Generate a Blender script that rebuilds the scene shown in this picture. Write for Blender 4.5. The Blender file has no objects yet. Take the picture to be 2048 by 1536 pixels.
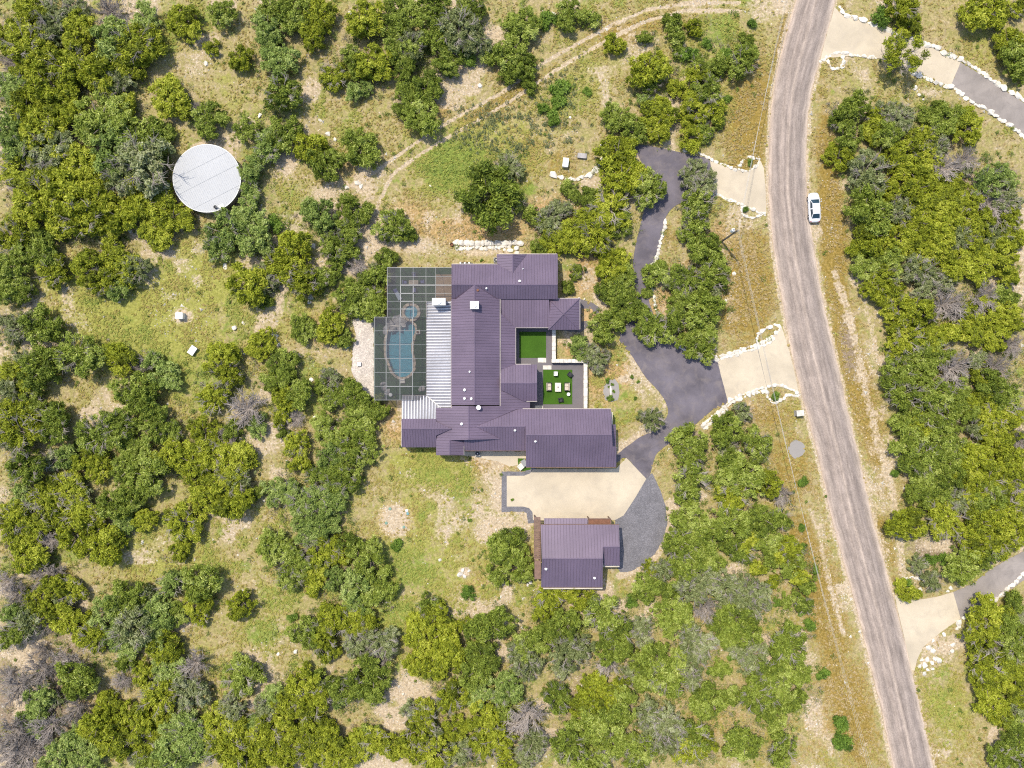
import bpy, bmesh, math, random
import numpy as np
from mathutils import Vector, Matrix

# ---------------------------------------------------------------- camera, sky, sun, exposure
S = 0.08            # metres per photo pixel on the ground
H = 113.7           # drone height
scene = bpy.context.scene
C = scene.collection
cam_d = bpy.data.cameras.new('camera'); cam = bpy.data.objects.new('camera', cam_d); C.objects.link(cam)
cam.location = (0, 0, H); cam.rotation_euler = (0, 0, 0)
cam_d.sensor_fit = 'HORIZONTAL'; cam_d.angle = 2*math.atan(1024*S/H); cam_d.clip_end = 6000; cam_d.clip_start = 1
scene.camera = cam
SUN_DIR = Vector((-0.62, 0.785, 0)).normalized()      # horizontal direction towards the sun
SUN_EL = math.radians(64)
world = bpy.data.worlds.new('World'); scene.world = world; world.use_nodes = True
wn = world.node_tree.nodes; wl = world.node_tree.links
sky = wn.new('ShaderNodeTexSky'); sky.sky_type = 'NISHITA'; sky.sun_disc = False
sky.sun_elevation = SUN_EL; sky.sun_rotation = math.atan2(SUN_DIR.x, SUN_DIR.y)
sky.air_density = 1.0; sky.dust_density = 1.5; sky.ozone_density = 1.0
wl.new(sky.outputs[0], wn['Background'].inputs[0]); wn['Background'].inputs[1].default_value = 0.15
sun_d = bpy.data.lights.new('sun', 'SUN'); sun = bpy.data.objects.new('sun', sun_d); C.objects.link(sun)
sun_d.energy = 3.1; sun_d.angle = math.radians(0.55); sun_d.color = (1.0, 0.93, 0.80)
to_sun = Vector((SUN_DIR.x*math.cos(SUN_EL), SUN_DIR.y*math.cos(SUN_EL), math.sin(SUN_EL)))
sun.rotation_euler = to_sun.to_track_quat('Z', 'Y').to_euler(); sun.location = to_sun*200
scene.view_settings.view_transform = 'Standard'; scene.view_settings.look = 'None'
scene.view_settings.exposure = 0.42; scene.view_settings.gamma = 1.0
scene.view_settings.use_curve_mapping = False
scene.render.engine = 'CYCLES'
scene.cycles.transparent_max_bounces = 8; scene.cycles.max_bounces = 5; scene.cycles.diffuse_bounces = 2; scene.cycles.glossy_bounces = 2; scene.cycles.transmission_bounces = 3
scene.cycles.filter_width = 1.15; scene.cycles.use_denoising = False; scene.cycles.use_adaptive_sampling = True; scene.cycles.adaptive_threshold = 0.02

rnd = random.Random(7)
RNG = np.random.default_rng(11)

# ---------------------------------------------------------------- helpers
def W(px, py, z=0.0):
    """the point at height z that stands behind photo pixel (px, py)"""
    k = S*(H - z)/H
    return Vector(((px - 1024)*k, (768 - py)*k, z))

def tag(o, label=None, cat=None, group=None, kind=None):
    if label: o['label'] = label
    if cat: o['category'] = cat
    if group: o['group'] = group
    if kind: o['kind'] = kind
    return o

def empty(name, loc=(0, 0, 0), rz=0.0):
    o = bpy.data.objects.new(name, None); C.objects.link(o)
    o.location = loc; o.rotation_euler = (0, 0, rz); o.empty_display_size = 0.3
    return o

def thing(name, label, cat, loc=(0, 0, 0), rz=0.0, group=None):
    return tag(empty(name, loc, rz), label, cat, group)

def link_mesh(name, me, parent=None):
    o = bpy.data.objects.new(name, me); C.objects.link(o)
    if parent is not None: o.parent = parent
    return o

class MB:
    """collects geometry in parent space; build() links it as one mesh object"""
    def __init__(s): s.v = []; s.f = []
    def add(s, verts, faces):
        b = len(s.v); s.v += [tuple(v) for v in verts]; s.f += [tuple(b+i for i in f) for f in faces]; return s
    def box(s, x0, x1, y0, y1, z0, z1):
        return s.add([(x0,y0,z0),(x1,y0,z0),(x1,y1,z0),(x0,y1,z0),(x0,y0,z1),(x1,y0,z1),(x1,y1,z1),(x0,y1,z1)],
              [(3,2,1,0),(4,5,6,7),(0,1,5,4),(1,2,6,5),(2,3,7,6),(3,0,4,7)])
    def bbox(s, cx, cy, z0, lx, ly, h, rz=0.0, b=0.03):
        """box with bevelled top edge, turned by rz"""
        c, q = math.cos(rz), math.sin(rz)
        def P(x, y, z): return (cx + c*x - q*y, cy + q*x + c*y, z)
        X, Y = lx/2, ly/2; r = []
        for (ex, z) in ((0, z0), (0, z0+h-b), (b, z0+h)):
            r += [P(-X+ex,-Y+ex,z), P(X-ex,-Y+ex,z), P(X-ex,Y-ex,z), P(-X+ex,Y-ex,z)]
        f = [(3,2,1,0), (8,9,10,11)]
        for k in (0, 4):
            for i in range(4): f.append((k+i, k+(i+1)%4, k+4+(i+1)%4, k+4+i))
        return s.add(r, f)
    def bar(s, a, b, w, h, up=Vector((0,0,1))):
        a = Vector(a); b = Vector(b); d = (b-a).normalized()
        sx = d.cross(up)
        if sx.length < 1e-4: sx = Vector((1,0,0))
        sx.normalize(); n = sx.cross(d).normalized()
        sx *= w/2; n *= h/2
        return s.add([a-sx-n,a+sx-n,a+sx+n,a-sx+n,b-sx-n,b+sx-n,b+sx+n,b-sx+n],
              [(0,1,2,3),(7,6,5,4),(0,4,5,1),(1,5,6,2),(2,6,7,3),(3,7,4,0)])
    def tube(s, pts, radii, n=6, cap=True):
        pts = [Vector(p) for p in pts]; b = len(s.v); m = len(pts)
        for i, p in enumerate(pts):
            d = (pts[min(i+1, m-1)] - pts[max(i-1, 0)]).normalized()
            u = d.cross(Vector((0,0,1)))
            if u.length < 1e-3: u = Vector((1,0,0))
            u.normalize(); w = d.cross(u)
            for k in range(n):
                a = 2*math.pi*k/n; q = p + (u*math.cos(a)+w*math.sin(a))*radii[i]
                s.v.append(tuple(q))
        for i in range(m-1):
            for k in range(n):
                s.f.append((b+i*n+k, b+i*n+(k+1)%n, b+(i+1)*n+(k+1)%n, b+(i+1)*n+k))
        if cap:
            s.f.append(tuple(b+k for k in range(n))[::-1]); s.f.append(tuple(b+(m-1)*n+k for k in range(n)))
        return s
    def lathe(s, cx, cy, prof, n=24, cap=True):
        b = len(s.v)
        for (r, z) in prof:
            for k in range(n):
                a = 2*math.pi*k/n; s.v.append((cx+r*math.cos(a), cy+r*math.sin(a), z))
        for i in range(len(prof)-1):
            for k in range(n):
                s.f.append((b+i*n+k, b+i*n+(k+1)%n, b+(i+1)*n+(k+1)%n, b+(i+1)*n+k))
        if cap: s.f.append(tuple(b+k for k in range(n))[::-1]); s.f.append(tuple(b+(len(prof)-1)*n+k for k in range(n)))
        return s
    def prism(s, poly, z0, z1):
        """vertical prism over a list of (x, y)"""
        n = len(poly); a = sum(poly[i][0]*poly[(i+1)%n][1]-poly[(i+1)%n][0]*poly[i][1] for i in range(n))
        if a < 0: poly = poly[::-1]
        b = len(s.v)
        s.v += [(p[0], p[1], z0) for p in poly] + [(p[0], p[1], z1) for p in poly]
        s.f.append(tuple(b+i for i in range(n))[::-1]); s.f.append(tuple(b+n+i for i in range(n)))
        for i in range(n): s.f.append((b+i, b+(i+1)%n, b+n+(i+1)%n, b+n+i))
        return s
    def mesh(s, name, mat, smooth=False, off=None):
        me = bpy.data.meshes.new(name)
        v = s.v
        if off is not None: v = [(p[0]-off[0], p[1]-off[1], p[2]-off[2]) for p in v]
        me.from_pydata(v, [], s.f); me.materials.append(mat)
        if smooth: me.polygons.foreach_set('use_smooth', [True]*len(me.polygons))
        me.update(); return me
    def build(s, name, mat, parent=None, smooth=False, world=False):
        """world=True: the geometry is in world space and the parent (or the parent's parent) only shifts it"""
        off = None
        if world and parent is not None:
            off = parent.location.copy()
            if parent.parent is not None: off = off + parent.parent.location
        return link_mesh(name, s.mesh(name, mat, smooth, off), parent)

def tri_mesh(name, v, mat, attr=None, smooth=False):
    """v: (n,3,3) array of triangles, attr: per-triangle float 'tint'"""
    n = len(v); me = bpy.data.meshes.new(name)
    me.vertices.add(3*n); me.vertices.foreach_set('co', np.ascontiguousarray(v, dtype=np.float32).ravel())
    me.loops.add(3*n); me.loops.foreach_set('vertex_index', np.arange(3*n, dtype=np.int32))
    me.polygons.add(n); me.polygons.foreach_set('loop_start', np.arange(0, 3*n, 3, dtype=np.int32))
    me.polygons.foreach_set('loop_total', np.full(n, 3, dtype=np.int32))
    if attr is not None:
        a = me.attributes.new('tint', 'FLOAT', 'FACE'); a.data.foreach_set('value', np.asarray(attr, dtype=np.float32))
    me.materials.append(mat); me.update(calc_edges=True); me.validate(); return me

def catmull(pts, sub=8, closed=False):
    out = []; n = len(pts)
    for i in range(n if closed else n-1):
        g = (lambda k: pts[k % n]) if closed else (lambda k: pts[max(0, min(n-1, k))])
        p0, p1, p2, p3 = g(i-1), g(i), g(i+1), g(i+2)
        for j in range(sub):
            t = j/sub
            out.append(tuple(0.5*((2*p1[k])+(-p0[k]+p2[k])*t+(2*p0[k]-5*p1[k]+4*p2[k]-p3[k])*t*t+(-p0[k]+3*p1[k]-3*p2[k]+p3[k])*t**3) for k in range(len(p1))))
    if not closed: out.append(tuple(pts[-1]))
    return out

def rough(pts, step=6, jit=0.7, closed=True, seed=1):
    """subdivide a pixel polygon and jitter it a little so no edge is ruler-clean"""
    r = random.Random(seed); out = []; n = len(pts)
    for i in range(n if closed else n-1):
        a, b = pts[i], pts[(i+1) % n]; L = math.hypot(b[0]-a[0], b[1]-a[1]); m = max(1, int(L/step))
        for j in range(m):
            t = j/m; out.append((a[0]+(b[0]-a[0])*t+(r.uniform(-jit, jit) if j else 0), a[1]+(b[1]-a[1])*t+(r.uniform(-jit, jit) if j else 0)))
    if not closed: out.append(tuple(pts[-1]))
    return out

def inside(poly, X, Y):
    """even-odd test of arrays X, Y against a polygon in the same space"""
    res = np.zeros(X.shape, bool); n = len(poly)
    for i in range(n):
        x0, y0 = poly[i]; x1, y1 = poly[(i+1) % n]
        if y0 == y1: continue
        c = ((y0 > Y) != (y1 > Y)) & (X < (x1-x0)*(Y-y0)/(y1-y0)+x0)
        res ^= c
    return res

# ---------------------------------------------------------------- materials
def nodes_of(name):
    m = bpy.data.materials.new(name); m.use_nodes = True
    nt = m.node_tree; return m, nt, nt.nodes['Principled BSDF'], nt.nodes.new, nt.links.new

def ramp(nt, fac, stops):
    r = nt.nodes.new('ShaderNodeValToRGB'); e = r.color_ramp.elements
    while len(e) < len(stops): e.new(0.5)
    for k, (p, c) in zip(e, stops): k.position = p; k.color = (*c, 1) if len(c) == 3 else c
    nt.links.new(fac, r.inputs[0]); return r.outputs[0]

def noise(nt, scale, detail=4, rough_=0.55, vec=None, dist=0.0):
    n = nt.nodes.new('ShaderNodeTexNoise'); n.inputs['Scale'].default_value = scale; n.inputs['Detail'].default_value = detail
    n.inputs['Roughness'].default_value = rough_; n.inputs['Distortion'].default_value = dist
    if vec is not None: nt.links.new(vec, n.inputs['Vector'])
    return n.outputs['Fac']

def pos(nt):
    return nt.nodes.new('ShaderNodeNewGeometry').outputs['Position']

def mixc(nt, fac, a, b, mode='MIX'):
    m = nt.nodes.new('ShaderNodeMix'); m.data_type = 'RGBA'; m.blend_type = mode
    for k, x in ((0, fac), (6, a), (7, b)):
        if isinstance(x, (int, float)): m.inputs[k].default_value = x
        elif isinstance(x, tuple): m.inputs[k].default_value = (*x, 1)
        else: nt.links.new(x, m.inputs[k])
    return m.outputs[2]

def mathn(nt, op, a, b=0.0, clamp=False):
    m = nt.nodes.new('ShaderNodeMath'); m.operation = op; m.use_clamp = clamp
    for k, x in ((0, a), (1, b)):
        if isinstance(x, (int, float)): m.inputs[k].default_value = x
        else: nt.links.new(x, m.inputs[k])
    return m.outputs[0]

def bump(nt, bsdf, height, strength=0.4, dist=0.05):
    b = nt.nodes.new('ShaderNodeBump'); b.inputs['Strength'].default_value = strength; b.inputs['Distance'].default_value = dist
    nt.links.new(height, b.inputs['Height']); nt.links.new(b.outputs[0], bsdf.inputs['Normal'])

def simple(name, col, rough_=0.6, var=0.18, scale=2.0, metal=0.0, bmp=0.0, bscale=12.0, obj_var=0.0, spec=0.5):
    m, nt, b, N, L = nodes_of(name)
    f = noise(nt, scale, 5, 0.6, pos(nt))
    lo = tuple(c*(1-var) for c in col); hi = tuple(min(1, c*(1+var)) for c in col)
    c = ramp(nt, f, [(0.3, lo), (0.7, hi)])
    if obj_var:
        oi = N('ShaderNodeObjectInfo'); mr = N('ShaderNodeMapRange')
        mr.inputs['To Min'].default_value = 1-obj_var; mr.inputs['To Max'].default_value = 1+obj_var
        L(oi.outputs['Random'], mr.inputs['Value']); c = mixc(nt, 1.0, c, mr.outputs[0], 'MULTIPLY')
    L(c, b.inputs['Base Color']); b.inputs['Roughness'].default_value = rough_; b.inputs['Metallic'].default_value = metal
    b.inputs['Specular IOR Level'].default_value = spec
    if bmp: bump(nt, b, noise(nt, bscale, 5, 0.65, pos(nt)), bmp, 0.03)
    return m

def leaf_mat(name, cols, trans=0.16, hue_var=0.12):
    """foliage: colour by clump/leaf tint and by tree, a little light passing through"""
    m, nt, b, N, L = nodes_of(name)
    at = N('ShaderNodeAttribute'); at.attribute_name = 'tint'; at.attribute_type = 'GEOMETRY'
    oi = N('ShaderNodeObjectInfo')
    t = mathn(nt, 'ADD', at.outputs['Fac'], mathn(nt, 'MULTIPLY', mathn(nt, 'SUBTRACT', oi.outputs['Random'], 0.5), 0.34), True)
    c = ramp(nt, t, [(i/(len(cols)-1), k) for i, k in enumerate(cols)])
    L(c, b.inputs['Base Color']); b.inputs['Roughness'].default_value = 0.62; b.inputs['Specular IOR Level'].default_value = 0.25
    tr = N('ShaderNodeBsdfTranslucent'); L(mixc(nt, 1.0, c, (1.25, 1.3, 0.7), 'MULTIPLY'), tr.inputs[0])
    mx = N('ShaderNodeMixShader'); mx.inputs[0].default_value = trans
    L(b.outputs[0], mx.inputs[1]); L(tr.outputs[0], mx.inputs[2]); L(mx.outputs[0], nt.nodes['Material Output'].inputs[0])
    return m

M = {}
M['leaf_J'] = leaf_mat('juniper_leaves', [(0.104,0.127,0.011),(0.238,0.278,0.017),(0.371,0.406,0.028),(0.545,0.557,0.079)])
M['leaf_O'] = leaf_mat('oak_leaves', [(0.083,0.117,0.014),(0.185,0.240,0.026),(0.299,0.364,0.051),(0.502,0.551,0.153)])
M['leaf_B'] = leaf_mat('dusty_oak_leaves', [(0.106,0.155,0.032),(0.223,0.304,0.059),(0.340,0.420,0.099),(0.489,0.552,0.188)])
M['leaf_G'] = leaf_mat('grey_oak_leaves', [(0.121,0.148,0.047),(0.220,0.257,0.089),(0.319,0.348,0.147),(0.484,0.490,0.294)])
M['leaf_S'] = leaf_mat('shrub_leaves', [(0.063,0.120,0.015),(0.127,0.216,0.026),(0.196,0.300,0.037),(0.276,0.372,0.066)])
M['leaf_grass'] = leaf_mat('grass_blades', [(0.54,0.43,0.26),(0.43,0.31,0.12),(0.40,0.34,0.09),(0.37,0.37,0.08),(0.27,0.33,0.06),(0.16,0.23,0.04)], 0.15)
M['leaf_brush'] = leaf_mat('undergrowth', [(0.26,0.21,0.16),(0.33,0.30,0.19),(0.24,0.26,0.09),(0.20,0.25,0.04),(0.12,0.18,0.03)], 0.15)
M['bark'] = simple('bark', (0.20,0.165,0.135), 0.9, 0.3, 3.0, obj_var=0.2)
M['twig'] = simple('bare_grey_twigs', (0.33,0.285,0.25), 0.9, 0.25, 1.2, obj_var=0.22)
M['stone'] = simple('white_limestone', (0.70,0.645,0.55), 0.9, 0.24, 1.6, bmp=0.5, bscale=5.0, obj_var=0.12)
M['stone_tan'] = simple('tan_flagstone', (0.56,0.45,0.33), 0.85, 0.3, 1.4, bmp=0.4, bscale=6.0, obj_var=0.25)
M['rock_grey'] = simple('grey_rock', (0.42,0.39,0.37), 0.9, 0.28, 1.3, bmp=0.5, bscale=5.0, obj_var=0.15)
M['wall'] = simple('limestone_wall', (0.62,0.55,0.44), 0.9, 0.18, 1.2, bmp=0.4, bscale=4.0)
M['white'] = simple('white_painted_metal', (0.80,0.79,0.77), 0.45, 0.05, 3.0)
M['beam'] = simple('pale_aluminium', (0.27,0.27,0.27), 0.4, 0.06, 2.0)
M['dark'] = simple('black_rattan', (0.03,0.032,0.038), 0.7, 0.3, 9.0)
M['blue_fabric'] = simple('blue_fabric', (0.16,0.17,0.34), 0.9, 0.15, 6.0)
M['cushion'] = simple('beige_cushion', (0.55,0.47,0.38), 0.9, 0.15, 4.0)
M['wood'] = simple('brown_timber', (0.19,0.115,0.085), 0.75, 0.25, 2.2, bmp=0.2, bscale=9, obj_var=0.12)
M['pole'] = simple('weathered_pole', (0.20,0.16,0.125), 0.85, 0.3, 2.5, bmp=0.3, bscale=8)
M['trim'] = simple('pale_gutter', (0.50,0.44,0.39), 0.5, 0.08, 2.0)
M['glass'] = simple('dark_glass', (0.02,0.045,0.065), 0.08, 0.1, 2.0, spec=0.8)
M['carpaint'] = simple('white_car_paint', (0.82,0.83,0.84), 0.22, 0.02, 2.0)
M['rubber'] = simple('tyre_rubber', (0.02,0.02,0.021), 0.85, 0.2, 10)
M['chrome'] = simple('alloy', (0.6,0.6,0.62), 0.3, 0.05, 3, metal=0.9)
M['redlamp'] = simple('red_lamp', (0.35,0.02,0.02), 0.25, 0.05, 3)
M['lid'] = simple('green_plastic', (0.17,0.29,0.22), 0.55, 0.12, 4)
M['teal'] = simple('teal_plastic', (0.16,0.32,0.33), 0.5, 0.12, 4)
M['cactus'] = leaf_mat('cactus_pads', [(0.07,0.10,0.04),(0.12,0.15,0.06),(0.16,0.19,0.08),(0.20,0.22,0.10)], 0.0)
M['plaster'] = simple('blue_pool_plaster', (0.19,0.42,0.49), 0.7, 0.10, 1.2)
M['steel_dark'] = simple('weathered_steel', (0.30,0.30,0.30), 0.5, 0.2, 1.0, metal=0.4)
M['wire'] = simple('aluminium_wire', (0.55,0.52,0.48), 0.5, 0.05, 1.0)
M['terracotta'] = simple('rust_brown', (0.20,0.09,0.05), 0.85, 0.25, 3)

def roof_mat(name, col, metal, rough_, var, streak_axis=None):
    m, nt, b, N, L = nodes_of(name)
    p = pos(nt)
    f1 = noise(nt, 0.25, 3, 0.5, p); f2 = noise(nt, 3.0, 5, 0.6, p)
    if streak_axis:                     # rain streaks and sheet-to-sheet tone along the slope
        mp = N('ShaderNodeMapping'); mp.inputs['Scale'].default_value = (2.3, 0.10, 0.10) if streak_axis == 'y' else (0.10, 2.3, 0.10); L(p, mp.inputs['Vector'])
        f2 = mathn(nt, 'ADD', mathn(nt, 'MULTIPLY', f2, 0.35), mathn(nt, 'MULTIPLY', noise(nt, 1.0, 4, 0.65, mp.outputs[0]), 0.65))
    f = mathn(nt, 'ADD', mathn(nt, 'MULTIPLY', f1, 0.6), mathn(nt, 'MULTIPLY', f2, 0.4))
    L(ramp(nt, f, [(0.32, tuple(c*(1-var) for c in col)), (0.68, tuple(min(1, c*(1+var)) for c in col))]), b.inputs['Base Color'])
    b.inputs['Metallic'].default_value = metal
    L(ramp(nt, f2, [(0.3, (rough_-0.08,)*3), (0.7, (rough_+0.08,)*3)]), b.inputs['Roughness'])
    bump(nt, b, noise(nt, 0.9, 3, 0.5, p), 0.12, 0.05)
    return m
for _a in 'xy': M['roof_'+_a] = roof_mat('plum_brown_metal_'+_a, (0.152, 0.112, 0.160), 0.08, 0.45, 0.18, _a)
M['roof'] = M['roof_x']
for _a in 'xy': M['silver_'+_a] = roof_mat('galvanised_sheet_painted_shade_'+_a, (0.225, 0.22, 0.24), 0.0, 0.6, 0.35, _a)  # darkened troughs: reflection contrast against the ribs is put into the colour
M['seam'] = simple('plum_brown_seam', (0.105, 0.077, 0.103), 0.5, 0.08, 1.0)
M['silver'] = roof_mat('galvanised_rib_painted_sheen', (0.56, 0.55, 0.575), 0.0, 0.5, 0.25)  # same metal as the sheet, lightened: bright reflections painted into the rib colour
M['tank_top'] = roof_mat('white_tank_sheet', (0.44, 0.445, 0.45), 0.0, 0.6, 0.05)

def concrete(name, col, stain, var=0.12):
    m, nt, b, N, L = nodes_of(name); p = pos(nt)
    a = noise(nt, 0.22, 5, 0.6, p, 0.4); f = noise(nt, 5.0, 6, 0.7, p); st = noise(nt, 0.6, 6, 0.65, p, 0.8)
    c = ramp(nt, a, [(0.30, tuple(k*(1-var) for k in col)), (0.68, tuple(k*(1+var) for k in col))])
    c = mixc(nt, mathn(nt, 'MULTIPLY', ramp(nt, st, [(0.48, (0,0,0)), (0.78, (1,1,1))]), 0.55), c, stain)
    c = mixc(nt, 1.0, c, ramp(nt, f, [(0.25, (0.94,)*3), (0.75, (1.05,)*3)]), 'MULTIPLY')
    L(c, b.inputs['Base Color']); b.inputs['Roughness'].default_value = 0.88; b.inputs['Specular IOR Level'].default_value = 0.25
    bump(nt, b, f, 0.2, 0.01); return m
M['concrete'] = concrete('sandy_concrete', (0.56, 0.475, 0.35), (0.42, 0.36, 0.285))
M['asphalt'] = concrete('dark_asphalt', (0.140, 0.124, 0.142), (0.27, 0.225, 0.20), 0.32)
M['grey_drive'] = concrete('worn_grey_drive', (0.30, 0.262, 0.235), (0.17, 0.15, 0.14), 0.2)
M['patch'] = concrete('pale_grey_gravel_patch', (0.315, 0.29, 0.265), (0.27,0.25,0.23), 0.06)

def gravel(name, col, scale=9.0):
    m, nt, b, N, L = nodes_of(name); p = pos(nt)
    v = N('ShaderNodeTexVoronoi'); v.inputs['Scale'].default_value = scale; L(p, v.inputs['Vector'])
    f = noise(nt, 0.5, 5, 0.65, p, 0.5); g = noise(nt, 7.0, 4, 0.7, p)
    sep = N('ShaderNodeSeparateColor'); L(v.outputs['Color'], sep.inputs[0])
    c = ramp(nt, sep.outputs[0], [(0.0, tuple(k*0.78 for k in col)), (0.6, col), (1.0, tuple(min(1, k*1.3) for k in col))])
    c = mixc(nt, 1.0, c, ramp(nt, f, [(0.3, (0.85,)*3), (0.7, (1.15,)*3)]), 'MULTIPLY')
    spk = ramp(nt, g, [(0.66, (0,0,0)), (0.76, (1,1,1))])
    c = mixc(nt, mathn(nt, 'MULTIPLY', spk, 0.6), c, (0.55, 0.50, 0.44))
    L(c, b.inputs['Base Color']); b.inputs['Roughness'].default_value = 0.95; b.inputs['Specular IOR Level'].default_value = 0.2
    bump(nt, b, v.outputs['Distance'], 0.6, 0.05); return m
M['gravel'] = gravel('dark_grey_gravel', (0.185, 0.176, 0.186))
M['gravel_fine'] = concrete('grey_courtyard_gravel', (0.165, 0.148, 0.155), (0.20,0.18,0.18), 0.1)
M['pale_gravel'] = gravel('pale_path_gravel', (0.56, 0.49, 0.42), 7.0)

def turf_mat(name, col, var):
    m, nt, b, N, L = nodes_of(name); p = pos(nt)
    f = noise(nt, 14.0, 4, 0.7, p); g = noise(nt, 0.6, 3, 0.5, p)
    c = ramp(nt, f, [(0.3, tuple(k*(1-var) for k in col)), (0.7, tuple(k*(1+var) for k in col))])
    c = mixc(nt, 1.0, c, ramp(nt, g, [(0.3, (0.88,)*3), (0.7, (1.1,)*3)]), 'MULTIPLY')
    L(c, b.inputs['Base Color']); b.inputs['Roughness'].default_value = 0.85; b.inputs['Specular IOR Level'].default_value = 0.2
    bump(nt, b, f, 0.5, 0.03); return m
M['turf'] = turf_mat('artificial_turf', (0.050, 0.120, 0.010), 0.25)
M['turf_pool'] = turf_mat('pool_deck_turf', (0.030, 0.085, 0.018), 0.2)

def road_mat():
    """old chip-seal: streaks along the road (UV: u across, v along), worn wheel tracks, pale gravelly edges"""
    m, nt, b, N, L = nodes_of('old_chipseal_road')
    uv = N('ShaderNodeUVMap'); uv.uv_map = 'UVMap'; sp = N('ShaderNodeSeparateXYZ'); L(uv.outputs[0], sp.inputs[0])
    u, v = sp.outputs[0], sp.outputs[1]
    mp = N('ShaderNodeCombineXYZ'); L(mathn(nt, 'MULTIPLY', u, 6.8), mp.inputs[0]); L(mathn(nt, 'MULTIPLY', v, 0.055), mp.inputs[1])
    streak = noise(nt, 2.2, 6, 0.7, mp.outputs[0], 0.15)
    mp2 = N('ShaderNodeCombineXYZ'); L(mathn(nt, 'MULTIPLY', u, 6.8), mp2.inputs[0]); L(mathn(nt, 'MULTIPLY', v, 0.35), mp2.inputs[1])
    blot = noise(nt, 0.9, 6, 0.7, mp2.outputs[0], 0.3); fine = noise(nt, 6.0, 4, 0.75, pos(nt))
    lanes = ramp(nt, u, [(0.0,(0.519,0.397,0.291)),(0.045,(0.476,0.375,0.298)),(0.12,(0.372,0.301,0.252)),(0.24,(0.312,0.253,0.217)),(0.33,(0.384,0.309,0.259)),(0.43,(0.317,0.257,0.220)),
                         (0.505,(0.443,0.357,0.295)),(0.57,(0.292,0.238,0.206)),(0.68,(0.342,0.280,0.240)),(0.80,(0.272,0.224,0.197)),(0.89,(0.359,0.294,0.248)),(0.955,(0.460,0.375,0.304)),(1.0,(0.519,0.404,0.298))])
    c = mixc(nt, 1.0, lanes, ramp(nt, streak, [(0.30, (0.70,0.69,0.69)), (0.52, (1.0,)*3), (0.72, (1.2,1.2,1.19))]), 'MULTIPLY')
    c = mixc(nt, 1.0, c, ramp(nt, blot, [(0.32, (0.78,)*3), (0.66, (1.2,)*3)]), 'MULTIPLY')
    c = mixc(nt, 1.0, c, ramp(nt, fine, [(0.25, (0.66,)*3), (0.75, (1.3,)*3)]), 'MULTIPLY')
    L(c, b.inputs['Base Color']); b.inputs['Roughness'].default_value = 0.9; b.inputs['Specular IOR Level'].default_value = 0.25
    bump(nt, b, fine, 0.3, 0.015); return m
M['road'] = road_mat()

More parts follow.
